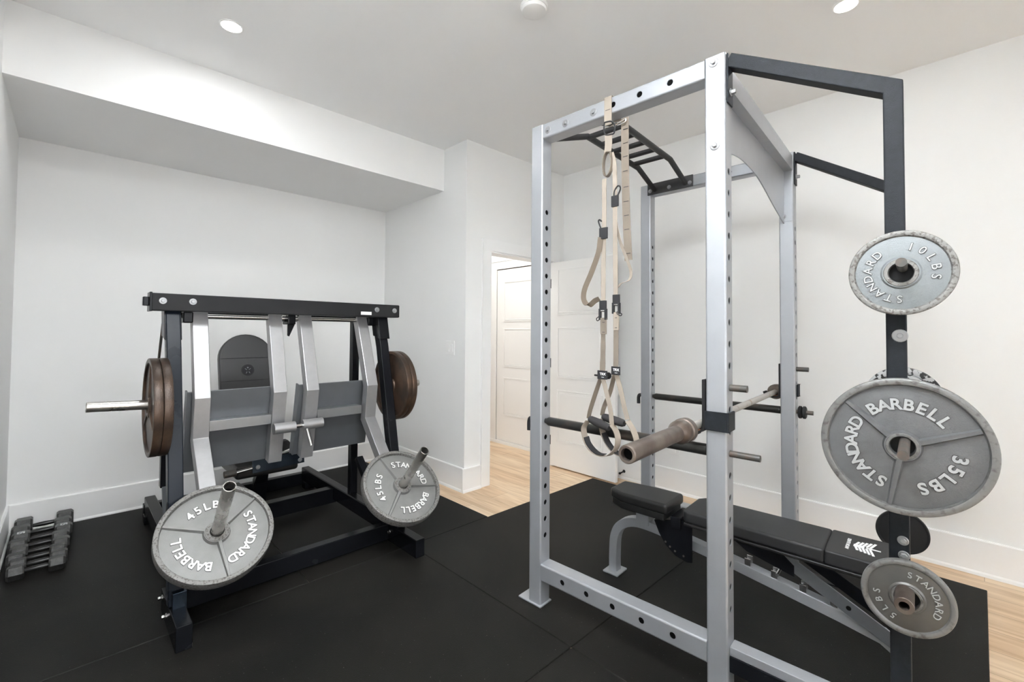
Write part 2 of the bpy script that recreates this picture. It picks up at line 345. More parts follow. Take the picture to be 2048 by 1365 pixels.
# ================================================================ SETTING
XR = 3.60; YB = 4.30; XL = -0.26; YF = -2.0; BX = 2.335; BY = 2.95
struct('floor', MB().box((XL-0.1, YF-0.1, -0.1), (XR+0.5, 5.2, -0.008)), M['wood'])
struct('ceiling', MB().box((XL-0.1, YF-0.1, CEIL), (XR+0.5, 5.2, CEIL+0.1)), M['ceiling'])
struct('wall_back', MB().box((XL-0.1, YB, -0.01), (BX+0.02, YB+0.1, CEIL)), M['wall'])
struct('wall_left', MB().box((XL-0.1, YF-0.1, -0.01), (XL, YB, CEIL)), M['wall'])
mb = MB(); mb.box((XR, YF-0.1, -0.01), (XR+0.1, BY+0.001, CEIL)); struct('wall_right', mb, M['wall'])
struct('trim_1', MB().box((XL, 3.27, 2.535), (BX, YB, CEIL)), M['wall'])           # boxed soffit
# block beside the doorway and the wall over the door
mb = MB(); mb.box((BX, BY, -0.01), (2.60, BY+0.12, CEIL)); mb.box((BX, BY+0.12, -0.01), (BX+0.12, YB+0.8, CEIL))
mb.box((2.60, BY, 2.0), (3.42, BY+0.12, CEIL)); mb.box((3.42, BY, -0.01), (XR, BY+0.12, CEIL))
struct('wall_door', mb, M['wall'])
HX = 3.675
mb = MB(); mb.box((HX, BY+0.12, -0.01), (HX+0.1, 5.2, CEIL)); mb.box((XR, BY+0.12, -0.01), (HX, BY+0.14, CEIL)); struct('wall_hallway', mb, M['wall'])
struct('wall_hallway_end', MB().box((BX+0.12, 5.1, -0.01), (HX, 5.2, CEIL)), M['wall'])
# wall behind the camera; its unseen window is added for the fill light
mb = MB(); mb.box((XL-0.1, YF-0.1, -0.01), (0.15, YF, CEIL)); mb.box((1.75, YF-0.1, -0.01), (XR+0.1, YF, CEIL))
mb.box((0.15, YF-0.1, -0.01), (1.75, YF, 0.85)); mb.box((0.15, YF-0.1, 2.25), (1.75, YF, CEIL)); struct('wall_front', mb, M['wall'])
wf = MB(); wf.box((0.15, YF-0.08, 0.85), (1.75, YF-0.03, 0.90)); wf.box((0.15, YF-0.08, 2.20), (1.75, YF-0.03, 2.25)); wf.box((0.15, YF-0.08, 0.9), (0.20, YF-0.03, 2.2)); wf.box((1.70, YF-0.08, 0.9), (1.75, YF-0.03, 2.2)); wf.box((0.93, YF-0.08, 0.9), (0.97, YF-0.03, 2.2))
struct('added_window_1', wf, M['trim'], bevel=0.003)  # made-up window frame, out of view, around the added fill
# baseboards (with shoe moulding)
def baseboard(name, p0, p1, n):
    p0 = V(p0); p1 = V(p1); n = V(n); prof = [(0, -0.008), (0.026, -0.008), (0.024, 0.006), (0.016, 0.014), (0.015, 0.178), (0.011, 0.184), (0, 0.184)]
    mb = MB(); mb.prism([p0+n*a+V((0,0,b)) for a, b in prof], p1-p0); return struct(name, mb, M['trim'])
baseboard('baseboard_back', (XL, YB, 0), (BX, YB, 0), (0,-1,0)); baseboard('baseboard_left', (XL, YF, 0), (XL, YB-0.015, 0), (1,0,0))
baseboard('baseboard_right', (XR, YF, 0), (XR, BY-0.02, 0), (-1,0,0)); baseboard('baseboard_block_side', (BX, BY-0.015, 0), (BX, YB-0.015, 0), (-1,0,0))
baseboard('baseboard_block_front', (BX-0.026, BY, 0), (2.50, BY, 0), (0,-1,0))
baseboard('baseboard_door', (3.52, BY, 0), (XR-0.02, BY, 0), (0,-1,0))
# casing round the doorway and the jambs
cs = MB(); cs.box((2.505, BY-0.018, -0.008), (2.60, BY, 2.0)); cs.box((2.505, BY-0.018, 2.0), (3.515, BY, 2.10)); cs.box((3.42, BY-0.018, -0.008), (3.515, BY, 2.0))
struct('trim_2', cs, M['trim'], bevel=0.002)
jb = MB(); jb.box((2.60, BY-0.005, -0.008), (2.612, BY+0.125, 2.0)); jb.box((3.408, BY+0.04, -0.008), (3.42, BY+0.125, 2.0)); jb.box((2.60, BY-0.005, 1.988), (3.42, BY+0.125, 2.0))
struct('trim_3', jb, M['trim'])
# panelled doors
def panel_door(name, org, W, Dn, y0, y1, z0, z1, panels, th):
    """leaf in the plane x = org (front face towards -x), spanning y0..y1"""
    x = org; root = MB(); root.box((x, y0, z0), (x+th, y1, z1)); o = struct(name, root, M['door'], bevel=0.002)
    for (py0, py1, pz0, pz1) in panels:
        p = MB()
        for (ins, d) in ((0.0, 0.006), (0.022, 0.003)):
            a0, a1, b0, b1 = py0+ins, py1-ins, pz0+ins, pz1-ins; t = 0.012
            for (s0, s1, q0, q1) in ((a0, a1, b0, b0+t), (a0, a1, b1-t, b1), (a0, a0+t, b0+t, b1-t), (a1-t, a1, b0+t, b1-t)):
                p.box((x-d, s0, q0), (x+0.001, s1, q1))
        p.prism([(x-0.0005, py0+0.034, pz0+0.034), (x-0.0005, py1-0.034, pz0+0.034), (x-0.0005, py1-0.034, pz1-0.034), (x-0.0005, py0+0.034, pz1-0.034)], (-0.0035, 0, 0))
        build(p, 'door_panel', M['door'], o, bevel=0.0015)
    return o
PZ = [(1.47, 1.915), (0.86, 1.35), (0.24, 0.745)]
d1 = panel_door('door_1', 3.40, 1, 1, 2.205, 2.945, 0.006, 1.985, [(2.335, 2.86, a, b) for a, b in PZ], 0.036)
dh = MB(); kp = atX(1217, 752, 3.398)
dh.lathe((3.40, kp.y, kp.z), (-1, 0, 0), [(0.030, 0), (0.030, 0.008), (0.026, 0.012), (0.011, 0.014), (0.011, 0.045)], 24)
dh.pipe([(3.358, kp.y-0.005, kp.z), (3.352, kp.y+0.05, kp.z), (3.354, kp.y+0.115, kp.z)], 0.008, 12)
build(dh, 'door_handle', M['blackweb'], d1)
hg = MB()
for z in (0.25, 1.0, 1.78): hg.pipe([(3.404, 2.948, z-0.045), (3.404, 2.948, z+0.045)], 0.007, 10)
build(hg, 'door_hinge', M['blackweb'], d1)
d2 = panel_door('door_2', HX-0.012, 1, 1, 3.20, 4.02, 0.03, 2.035, [(3.34, 3.90, a+0.05, b+0.05) for a, b in ((1.37, 1.84), (0.84, 1.29), (0.28, 0.72))], 0.02)
gp = MB(); gp.box((HX-0.006, 4.0195, 0.026), (HX-0.003, 4.029, 2.046)); gp.box((HX-0.006, 3.19, 2.0345), (HX-0.003, 4.029, 2.046)); build(gp, 'door_gap_shade', M['brown'], d2)  # thin dark strips paint the shaded gap between hall door and casing
cs = MB(); cs.box((HX-0.020, 4.028, 0.0), (HX, 4.12, 2.045)); cs.box((HX-0.020, 3.10, 2.045), (HX, 4.12, 2.135)); cs.box((HX-0.020, 3.10, 0.0), (HX, 3.192, 2.045)); cs.box((HX-0.026, 3.10, 2.135), (HX, 4.125, 2.145))
cs.box((HX-0.03, 3.10, -0.008), (HX, 4.13, 0.026))
struct('trim_4', cs, M['trim'], bevel=0.002)
baseboard('baseboard_hallway', (HX, 4.12, 0), (HX, 5.1, 0), (-1, 0, 0))

# ================================================================ CEILING FIXTURES
labs = ['recessed white ceiling light over the leg press machine by the soffit', 'recessed white ceiling light at the upper right, near the power rack',
        'recessed ceiling light just behind the camera', 'recessed ceiling light behind the camera near the left wall']
for (x, y), lb in zip(LIGHTS, labs):
    t = thing('ceiling_light', lb, 'light', (x, y, CEIL), 'recessed ceiling lights')
    build(MB().lathe((x, y, CEIL), (0,0,-1), [(0.056, 0), (0.056, 0.003), (0.050, 0.006), (0.046, 0.004)], 40), 'trim_ring', M['whitepl'], t)
    build(MB().lathe((x, y, CEIL-0.0042), (0,0,-1), [(0.046, 0), (0.046, 0.0015)], 40), 'lens', M['lamp'], t)
x, y = 1.598, 1.503
t = thing('smoke_detector', 'round flat white smoke detector on the ceiling above the rack', 'smoke detector', (x, y, CEIL))
build(MB().lathe((x, y, CEIL), (0,0,-1), [(0.066, 0), (0.066, 0.010), (0.064, 0.014)], 48), 'mounting_base', M['whitepl'], t)
build(MB().lathe((x, y, CEIL-0.014), (0,0,-1), [(0.060, 0), (0.062, 0.004), (0.058, 0.016), (0.045, 0.020), (0, 0.021)], 48), 'cover', M['whitepl'], t)

# ================================================================ WALL FITTINGS
t = thing('light_switch', 'white double rocker light switch on the wall beside the doorway', 'light switch', (BX, 3.151, 1.10))
build(MB().box((BX-0.006, 3.151-0.058, 1.103), (BX, 3.151+0.058, 1.222)), 'cover_plate', M['whitepl'], t, bevel=0.002)
for dy in (-0.024, 0.024):
    build(MB().box((BX-0.010, 3.151+dy-0.017, 1.13), (BX-0.005, 3.151+dy+0.017, 1.195)), 'rocker', M['whitepl'], t, bevel=0.002)
t = thing('wall_outlet', 'white outlet cover low on the right wall behind the rack', 'outlet', (XR, 1.773, 0.297))
build(MB().box((XR-0.006, 1.725, 0.297), (XR, 1.821, 0.412)), 'cover_plate', M['whitepl'], t, bevel=0.002)
for z in (0.33, 0.375): build(MB().box((XR-0.009, 1.773-0.017, z-0.014), (XR-0.005, 1.773+0.017, z+0.014)), 'socket', M['whitepl'], t, bevel=0.002)
ds = thing('door_stop', 'small black spring door stop on the baseboard beside the open door', 'door stop', (XR-0.05, 2.23, 0.06))
build(MB().pipe([(XR-0.015, 2.235, 0.062), (XR-0.078, 2.235, 0.058)], 0.006, 10), 'spring', M['blackweb'], ds)
build(MB().lathe((XR-0.076, 2.235, 0.058), (-1,0,0), [(0.009, 0), (0.011, 0.006), (0.009, 0.014)], 16), 'rubber_tip', M['blackweb'], ds)
build(MB().lathe((XR-0.0155, 2.235, 0.062), (-1,0,0), [(0.014, 0), (0.013, 0.004)], 16), 'base_plate', M['blackweb'], ds)

# ================================================================ FLOOR MATS
G = 0.0012
mats = [((-0.235, 2.432), (0.92, 4.272), 'black rubber mat in the back left corner under the dumbbells'),
        ((0.92, 2.432), (2.144, 4.272), 'black rubber mat under the back right of the leg press, beside the wood floor'),
        ((-0.235, 1.195), (1.516, 2.432), 'black rubber mat under the front feet of the leg press'),
        ((1.516, 1.195), (3.385, 2.432), 'black rubber mat in front of the doorway, under the far half of the rack'),
        ((-0.235, -0.01), (1.516, 1.195), 'black rubber mat in the bottom foreground, left of the rack'),
        ((1.516, -0.01), (3.385, 1.195), 'black rubber mat under the bench and weight plates, beside the bare wood edge')]
for (a, b, lb) in mats:
    o = build(MB().box((a[0]+G, a[1]+G, -0.008), (b[0]-G, b[1]-G, 0.0)), 'rubber_mat', M['rubber'], bevel=0.0026, seg=1); tag(o, lb, 'mat', 'rubber floor mats')

# ================================================================ WEIGHT PLATES
def plate(name, label, C, n, R, th, mat_face, mat_rim, mat_letter, texts, spokes=(), hub=0.05, hole=0.026, rim=0.018, rec=0.010, lsize=0.04, group=None, spw=0.014, lett_off=0.0012, grp='silver weight plates on the leg press', raised=0.0022, upv=None):
    n = V(n).normalized(); uu = V((0,0,1)); upw = (uu-n*n.dot(uu)).normalized(); rw = upw.cross(n).normalized()
    t = thing(name, label, 'weight plate', C, group)
    t.matrix_world = Matrix(((rw.x, upw.x, n.x, C[0]), (rw.y, upw.y, n.y, C[1]), (rw.z, upw.z, n.z, C[2]), (0,0,0,1)))
    h = th/2; zf = h-rec; Z = (0,0,1)
    disc = MB().lathe((0,0,0), Z, [(hole, -h+0.002), (hub, -h+0.002), (hub+0.004, -zf), (R-rim-0.006, -zf), (R-rim-0.0025, -zf+0.0005), (R-rim-0.0025, zf-0.0005), (R-rim-0.006, zf), (hub+0.004, zf), (hub, h-0.001), (hole+0.002, h-0.001), (hole, h-0.003)], 72, True)
    ribs = MB()
    for a in spokes:
        a = math.radians(a); d = V((math.cos(a), math.sin(a), 0)); p = V((-d.y, d.x, 0)); r0, r1 = hub-0.004, R-rim-0.003
        w0, w1 = spw*0.62, spw*0.42; zt0, zt1 = h-0.0015, h-rec*0.45
        disc.add([d*r0-p*w0*1.25+V((0,0,zf-0.001)), d*r0+p*w0*1.25+V((0,0,zf-0.001)), d*r1+p*w1*1.3+V((0,0,zf-0.001)), d*r1-p*w1*1.3+V((0,0,zf-0.001)),
                  d*r0-p*w0*0.7+V((0,0,zt0)), d*r0+p*w0*0.7+V((0,0,zt0)), d*r1+p*w1*0.7+V((0,0,zt1)), d*r1-p*w1*0.7+V((0,0,zt1))],
                 [(0,3,2,1), (4,5,6,7), (0,1,5,4), (1,2,6,5), (2,3,7,6), (3,0,4,7)])
    build(disc, 'disc', mat_face, t, local=True, merge=False, sharp=30)
    k = 0.004
    build(MB().lathe((0,0,0), Z, [(R-rim, h-0.001), (R-rim+0.003, h), (R-k, h), (R-k*0.3, h-k*0.3), (R, h-k), (R, -h+k), (R-k*0.3, -h+k*0.3), (R-k, -h), (R-rim+0.003, -h), (R-rim-0.003, -zf), (R-rim-0.003, zf)], 96, True), 'rim', mat_rim, t, local=True)
    build(MB().lathe((0,0,0), Z, [(hole, h-0.003), (hole+0.002, h+0.001), (hub-0.004, h+0.001), (hub-0.002, h-0.002), (hub-0.002, h-0.006), (hole, h-0.006)], 48, True), 'hub', mat_rim, t, local=True)
    for (word, a0, a1, r) in texts:
        lt = MB()
        for i, ch in enumerate(word):
            a = math.radians(a0+(a1-a0)*i/max(1, len(word)-1)); d = V((math.cos(a), math.sin(a), 0)); x = V((d.y, -d.x, 0))
            lt.cur = 0; put_text(lt, ch, lsize, raised, d*r+V((0,0,zf+raised*0.5)), x, d, lett_off)
            lt.cur = 1; put_text(lt, ch, lsize, raised*0.5, d*r+V((0,0,zf+raised*0.25)), x, d, lett_off+lsize*0.035)
        build(lt, 'lettering', [mat_letter, M['letteredge']], t, local=True, merge=False)
    return t
NL = V((-0.03, -0.684, 0.728)).normalized(); CL = V((0.487, 2.364, 0.40))
NR = V((-0.01, -0.684, 0.728)).normalized(); CR_ = V((1.375, 2.305, 0.415))
plate('weight_plate', 'large grey 45LBS plate on the lower left horn of the leg press', CL, NL, 0.225, 0.050, M['cast'], M['rimworn'], M['letter'],
      [('45LBS', 131, 71, 0.137), ('STANDARD', 23, -71, 0.140), ('BARBELL', -107, -181, 0.146)], (157, 37, -83), hub=0.049, rec=0.018, lsize=0.050, group='grey 45LBS plates on the leg press')
plate('weight_plate', 'large grey 45LBS plate on the lower right horn of the leg press', CR_, NR, 0.225, 0.050, M['cast'], M['rimworn'], M['letter'],
      [('STANDARD', 91, -2, 0.140), ('BARBELL', -37, -110, 0.146), ('45LBS', 199, 140, 0.140)], (107, -13, -133), hub=0.049, rec=0.018, lsize=0.050, group='grey 45LBS plates on the leg press')

# ================================================================ POWER RACK
UZ = 2.31; PW = 0.0725; PU = 0.075
rackC = RK((2.30, 1.0, 0)); rack = thing('power_rack', 'tall silver power rack with black pull-up bar and black side storage arms', 'power rack', (rackC.x, rackC.y, 0))
U0, U1 = 1.685, 2.875; VN, VF = 0.589, 1.433     # post centres in v
for (u, v, first) in ((U0, VN, 1.886), (U0, VF, 1.886), (U1, VN, 1.886), (U1, VF, 1.886)):
    hs = []; z = first
    while z > 0.27: hs.append(z); z -= 0.078
    b = MB().holed((u+PU/2, v, 0.0), (0,0,1), (1,0,0), (0,1,0), UZ, PU, PW, 0.007, [], hs, 0.0125)
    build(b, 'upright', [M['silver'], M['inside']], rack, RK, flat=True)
for (u, v) in ((U0, VF), (U1, VF)):
    build(MB().box((u-0.010, v-0.045, 0.0), (u+PU+0.004, v+0.095, 0.008)), 'foot_plate', M['silver'], rack, RK, bevel=0.003)
for (u) in (U0, U1):
    L = VF-VN-PW
    b = MB().holed((u+PU/2, VN+PW/2, 0.162), (0,1,0), (-1,0,0), (0,0,1), L, PU, 0.078, 0.007, [q-VN-PW/2 for q in (0.751, 0.879, 1.010, 1.139, 1.269)], [], 0.0125)
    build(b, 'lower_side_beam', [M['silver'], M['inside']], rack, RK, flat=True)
    b = MB().holed((u+PU/2, VN+PW/2, 2.274), (0,1,0), (-1,0,0), (0,0,1), L, PU, 0.072, 0.007, [q-VN-PW/2 for q in (0.757, 0.886, 1.009)], [], 0.0125)
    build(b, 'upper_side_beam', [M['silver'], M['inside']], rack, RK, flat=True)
for (v, z) in ((1.364, 2.272), (1.260, 2.272), (1.107, 2.272), (0.593, 2.286), (0.589, 1.980)):
    b = MB(); washer(b, (U0, v, z), (-1,0,0), 0.017); build(b, 'bolt', M['zinc'], rack, RK)
# gusset: arched plate with an angle flange between the near posts, and its twin at the far side low behind the beam
def gusset(v, nm='gusset_plate'):
    arch = catmull([(1.76, v+0.01, 1.985), (1.92, v+0.01, 2.022), (2.08, v+0.01, 2.042), (2.29, v+0.01, 2.036), (2.45, v+0.01, 2.008), (2.62, v+0.01, 1.968), (2.875, v+0.01, 1.915)], 4)
    b = MB(); b.prism(arch+[V((U1, v+0.01, 2.209)), V((U0+PU, v+0.01, 2.209))], (0, 0.005, 0))
    build(b, nm, M['silver'], rack, RK, sharp=25)
    b = MB(); b.box((U0+PU, v-0.032, 2.207), (U1, v+0.022, 2.212)); b.box((U0+PU, v-0.032, 2.212), (U1, v-0.027, 2.288))
    build(b, 'top_flange', M['silver'], rack, RK)
    b = MB(); b.box((U1-0.004, v-0.03, 1.925), (U1, v+0.034, 2.02)); build(b, 'gusset_tab', M['silver'], rack, RK, bevel=0.001)
    b = MB(); washer(b, (U1-0.004, v+0.012, 1.955), (-1,0,0), 0.013); build(b, 'bolt', M['zinc'], rack, RK)
gusset(VN)
# multi grip pull-up bar
pb = MB()
def railpts(v, flare): return [(1.76, v+flare, 2.262), (1.80, v+flare*0.8, 2.275), (2.03, v, 2.352), (2.62, v, 2.345), (2.87, v+0.004, 2.265)]
pb.pipe(railpts(1.36, 0.03), 0.016, 16); pb.pipe(railpts(1.15, -0.03), 0.016, 16)
pull = build(pb, 'pull_up_bar', M['pullup'], rack, RK)
for u in (2.04, 2.17, 2.30, 2.43, 2.56): build(MB().pipe([(u, 1.15, 2.351), (u, 1.36, 2.351)], 0.0145, 14), 'grip_rung', M['pullup'], pull, RK)
build(MB().box((U1-0.008, 1.105, 2.235), (U1, 1.415, 2.312)), 'mounting_plate', M['pullup'], pull, RK, bevel=0.003)
for v in (1.395, 1.262, 1.125):
    b = MB(); washer(b, (U1-0.008, v, 2.262), (-1,0,0), 0.013); build(b, 'mounting_bolt', M['zinc'], pull, RK)
# black storage frames on the camera-right side
for (u, rear) in ((1.70, False), (2.885, True)):
    vz = 0.137 if rear else 0.095
    b = MB(); b.rpath([(u+0.025, 0.548, 2.287), (u+0.025, vz, 2.020), (u+0.025, vz, 0.12)], (1,0,0), 0.05, 0.046)
    fr = build(b, 'storage_frame', M['char'], rack, RK, bevel=0.003)
    b = MB(); b.box((u-0.003, 0.546, 2.13), (u+0.053, 0.552, 2.31)); build(b, 'end_plate', M['char'], fr, RK, bevel=0.002)
    b = MB(); washer(b, (u+0.025, 0.546, 2.175), (0,-1,0), 0.014, 0.003, 0.009, 0.016); build(b, 'end_bolt', M['zinc'], fr, RK)
    b = MB(); b.box((u-0.012, vz-0.035, 0.0), (u+0.06, 0.552, 0.006)); b.box((u, vz-0.02, 0.12), (u+0.05, 0.552, 0.175)); b.box((u, vz-0.023, 0.006), (u+0.05, vz+0.023, 0.12)); build(b, 'base_arm', M['gloss'], fr, RK, bevel=0.002)
    b = MB(); b.box((u+0.004, vz+0.023, 0.175), (u+0.058, 0.552, 0.205)); build(b, 'arm_cap', M['silver'], fr, RK, bevel=0.002)
    for (z, L_, r_) in ((1.4825, 0.20, 0.0115), (1.0145, 0.28, 0.0115), (0.606, 0.15, 0.0205)):
        b = MB()
        if r_ > 0.02: b.tube((u+0.001, vz-0.012 if not rear else vz, z), (u-L_, vz-0.012 if not rear else vz, z), r_, 0.011, 28)
        else: b.pipe([(u+0.001, vz-0.017 if not rear else vz, z), (u-L_, vz-0.017 if not rear else vz, z)], r_, 20)
        pg = build(b, 'plate_peg', M['rod'] if r_ < 0.02 else M['rust'], fr, RK)
        if not rear: build(MB().pipe([(u+0.001, vz-0.016, z-0.006), (u-0.062 if r_ < 0.02 else u-0.045, vz-0.016, z-0.010)], 0.036, 24), 'hole_shade_plug', M['beam'], pg, RK)  # added black plug behind the plate, so its hole looks dark inside
    if not rear:
        for (px, py) in ((1800, 672), (1808, 1112), (1806, 1082)):
            p = ru(px, py, u); b = MB(); washer(b, (u, p.y, p.z), (-1,0,0), 0.0185 if py < 700 else 0.013, 0.003, 0.008, 0.005); build(b, 'frame_bolt', M['zinc'], fr, RK)
        p = ru(1800, 1060, u)
    else:
        pass
def rplate(u, v, z): return RK((u, v, z))
NU = -(RK((1,0,0))-RK((0,0,0))).normalized()
plate('weight_plate', 'grey 10LBS plate with a chipped rim, topmost on the storage frame', rplate(1.622, 0.081, 1.468), NU, 0.1145, 0.020, M['cast10'], M['rimworn'], M['letter35'],
      [('10LBS', 73, -12, 0.072), ('STANDARD', 267, 134, 0.072)], (), hub=0.040, rim=0.013, rec=0.0055, lsize=0.028, group='plates on the rack storage frame', lett_off=0.0002, raised=0.0024)
plate('weight_plate', 'largest grey 35LBS plate hanging in the middle of the storage frame', rplate(1.615, 0.083, 1.002), NU, 0.181, 0.030, M['cast35'], M['rimgrey'], M['letter35'],
      [('BARBELL', 124, 42, 0.112), ('35LBS', -9, -69, 0.112), ('STANDARD', 246, 152, 0.112)], (138, 22, -100), hub=0.038, rim=0.016, rec=0.012, lsize=0.041, group='plates on the rack storage frame')
plate('weight_plate', 'small dark grey 5LBS plate, lowest on the storage frame beside the bench', rplate(1.640, 0.079, 0.592), NU, 0.099, 0.018, M['cast5'], M['rimgrey'], M['letter35'],
      [('STANDARD', 84, -23, 0.064), ('5LBS', -117, -178, 0.064)], (), hub=0.036, rim=0.012, rec=0.005, lsize=0.022, group='plates on the rack storage frame', lett_off=0.0001)
plate('weight_plate', 'black chipped plate hung behind the 35LBS plate', rplate(2.83, 0.105, 1.002), NU, 0.145, 0.026, M['scratched'], M['scratched'], M['letter35'], [], (), hub=0.04, rim=0.03, rec=0.006, group='plates hung on the far storage frame')
plate('weight_plate', 'small plain plate coloured black as in shade, low behind the storage post, above the bench end', rplate(2.83, 0.115, 0.375), NU, 0.098, 0.02, M['beam'], M['beam'], M['letter35'], [], (), hub=0.03, rim=0.008, rec=0.002, group='plates hung on the far storage frame')  # black colour stands in for the shade on this plate's face
b = MB(); b.pipe([(2.886, 0.10, 0.388), (2.80, 0.10, 0.388)], 0.0115, 16); build(b, 'plate_peg', M['rod'], fr, RK)

# safety bars
def safety(u, z, label, ext, collars=False):
    p = RK((u, 1.0, z)); t = thing('safety_bar', label, 'safety bar', p, 'safety bars across the rack')
    build(MB().pipe([(u, VN+PW/2+0.004, z), (u, VN+PW/2+0.006, z), (u, VF-PW/2-0.022, z), (u, VF-PW/2-0.004, z)], 0.02, 24, rad=[0.017, 0.021, 0.021, 0.012]), 'bar', M['darkpipe'], t, RK)
    build(MB().pipe([(u, VN+PW/2+0.005, z), (u, ext, z)], 0.0115, 18), 'end_rod', M['rod'], t, RK)
    build(MB().pipe(catmull([(u, VF-PW/2-0.006, z), (u, VF+PW/2+0.012, z), (u, VF+PW/2+0.032, z-0.012), (u, VF+PW/2+0.034, z-0.06)], 6), 0.0115, 14), 'hooked_end', M['blackweb'], t, RK)
    return t
safety(1.7225, 0.872, 'black safety pipe of the rack nearer the camera, below the barbell sleeve', 0.455)
s2 = safety(2.9125, 0.872, 'black safety pipe on the far side of the rack, near the right wall', 0.475)
for i, v in enumerate((0.536, 0.516)):
    o = build(MB().lathe((2.9125, v, 0.872-0.001), (0,1,0), [(0.012, -0.009), (0.028, -0.009), (0.034, -0.005), (0.034, 0.005), (0.028, 0.009), (0.012, 0.009)], 28, True), 'small_disc', M['beam'], None, RK)
    tag(o, 'tiny black disc weight on the far safety bar end, ' + ('against the post' if i == 0 else 'outermost'), 'weight plate', 'tiny discs on the safety bar end')

# bar hooks
def jhook(u0, label, out):
    z = 0.985; t = thing('bar_hook', label, 'rack hook', RK((u0+0.037, VN, z-0.05)), 'rack hooks holding the barbell')
    va, vb = VN-PW/2, VN+PW/2
    b = MB()
    if out < 0: b.box((u0-0.009, va-0.009, z-0.032), (u0-0.001, vb+0.002, z+0.036)); b.box((u0-0.009, va-0.009, z-0.032), (u0+PU*0.9, va-0.001, z+0.036))
    else: b.box((u0+PU+0.001, va-0.009, z-0.032), (u0+PU+0.009, vb+0.002, z+0.036)); b.box((u0+PU*0.45, va-0.009, z-0.032), (u0+PU+0.009, va-0.001, z+0.036))
    build(b, 'wrap_band', M['char'], t, RK, bevel=0.003)
    uc = u0+0.022 if out < 0 else u0+PU-0.022
    b = MB(); pts = [(uc, vb+0.008, 1.132), (uc, vb+0.008, 0.962), (uc, vb+0.013, 0.949), (uc, vb+0.026, 0.943), (uc, vb+0.066, 0.943), (uc, vb+0.084, 0.953), (uc, vb+0.090, 0.970)]
    b.rpath(pts, (1,0,0), 0.046, 0.012); build(b, 'cradle', M['beam'], t, RK, bevel=0.002)
    if out < 0: b = MB(); b.box((uc-0.052, vb+0.016, 0.937), (uc-0.022, vb+0.072, 0.949)); build(b, 'cradle_lip', M['beam'], t, RK, bevel=0.002)
    b = MB(); b.box((uc-(0.050 if out < 0 else 0.021), vb+0.018, 0.9490), (uc+0.021, vb+0.064, 0.9505)); build(b, 'rubbed_saddle', M['orange'], t, RK)
    b = MB(); b.pipe([(u0+0.037, vb+0.003, 1.106), (u0+0.037, va-0.058, 1.106)], 0.0122, 18); build(b, 'locking_pin', M['rod'], t, RK)
    return t
jhook(U0, 'black rack hook wrapped around the nearest silver post', -1); jhook(U1, 'black rack hook on the far post near the right wall', 1)

# barbell
P0 = RK((1.125, 0.612, 0.967)); 
def BB(u):  # a point along the bar
    return RK((u, 0.655+ (u-1.72)*0.010, 0.9655))
axb = (BB(3)-BB(1)).normalized(); bar = thing('barbell', 'rusty barbell resting on the two rack hooks', 'barbell', BB(2.3))
build(MB().pipe([BB(1.60), BB(2.97)], 0.0142, 24), 'shaft', M['shaft'], bar)
for (u, sgn) in ((1.575, -1), (2.955, 1)):
    o = BB(u); d = axb*sgn
    b = MB(); b.lathe(o, d, [(0.015, -0.002), (0.038, 0.0), (0.042, 0.006), (0.042, 0.034), (0.038, 0.038), (0.040, 0.044), (0.040, 0.066), (0.037, 0.076), (0.029, 0.088), (0.0262, 0.091), (0.0262, 0.44), (0.0235, 0.444), (0.0175, 0.444), (0.0175, 0.425), (0, 0.424)], 40)
    sl = build(b, 'sleeve', M['rust'], bar)
    build(MB().lathe(o+d*0.425, d, [(0.0172, 0), (0.0172, 0.0015), (0.006, 0.004), (0, 0.006)], 24), 'end_cap', M['inside'], sl)

# ================================================================ SUSPENSION STRAPS
tc = RK((1.66, 1.03, 2.31)); trx = thing('suspension_trainer', 'tan and black suspension trainer straps with two foam handles hanging from the rack beam', 'suspension trainer', tc)
UA = 1.664
def rb(mat_, pts, wd, name, par=None, U=UA, t=0.0022, wv=None, smooth=True, n=5):
    P = []
    for p in pts:
        q = ru(p[0], p[1], U+(p[2] if len(p) > 2 else 0)); P.append(q)
    if smooth and len(P) > 2: P = catmull(P, n)
    W = wv if wv is not None else (0, 1, 0)
    b = MB().ribbon(P, W, wd, t); return build(b, name, mat_, par or trx, RK)
# anchor loop round the upper beam
vb0 = 1.031
loop = [(1.684-0.003, vb0, 2.19), (1.681, vb0, 2.312), (1.684, vb0, 2.3155), (1.760, vb0, 2.3155), (1.764, vb0, 2.312), (1.764, vb0, 2.232), (1.72, vb0, 2.20), (1.690, vb0, 2.185)]
build(MB().ribbon(loop, (0,1,0), 0.036, 0.0025), 'anchor_strap', M['tan'], trx, RK)
b = MB()
for z in (2.285-0.03, 2.335-0.13): b.box((1.6790, vb0-0.012, z), (1.6797, vb0+0.012, z+0.0018))
build(b, 'stitching', M['blackweb'], trx, RK)
# snap hook
def oval(U, pts, r, name, mat_, n=8):
    P = catmull([ru(x, y, U) for x, y in pts]+[ru(*pts[0], U)], n); return build(MB().pipe(P, r, 10, caps=False), name, mat_, trx, RK)
oval(UA, [(1209, 245), (1222, 243), (1229, 250), (1229, 262), (1226, 268), (1212, 270), (1208, 262)], 0.0032, 'snap_hook', M['blackweb'])
oval(UA+0.01, [(1228, 246), (1240, 244), (1251, 238), (1250, 244), (1240, 249), (1229, 252)], 0.0028, 'snap_ring', M['chrome'])
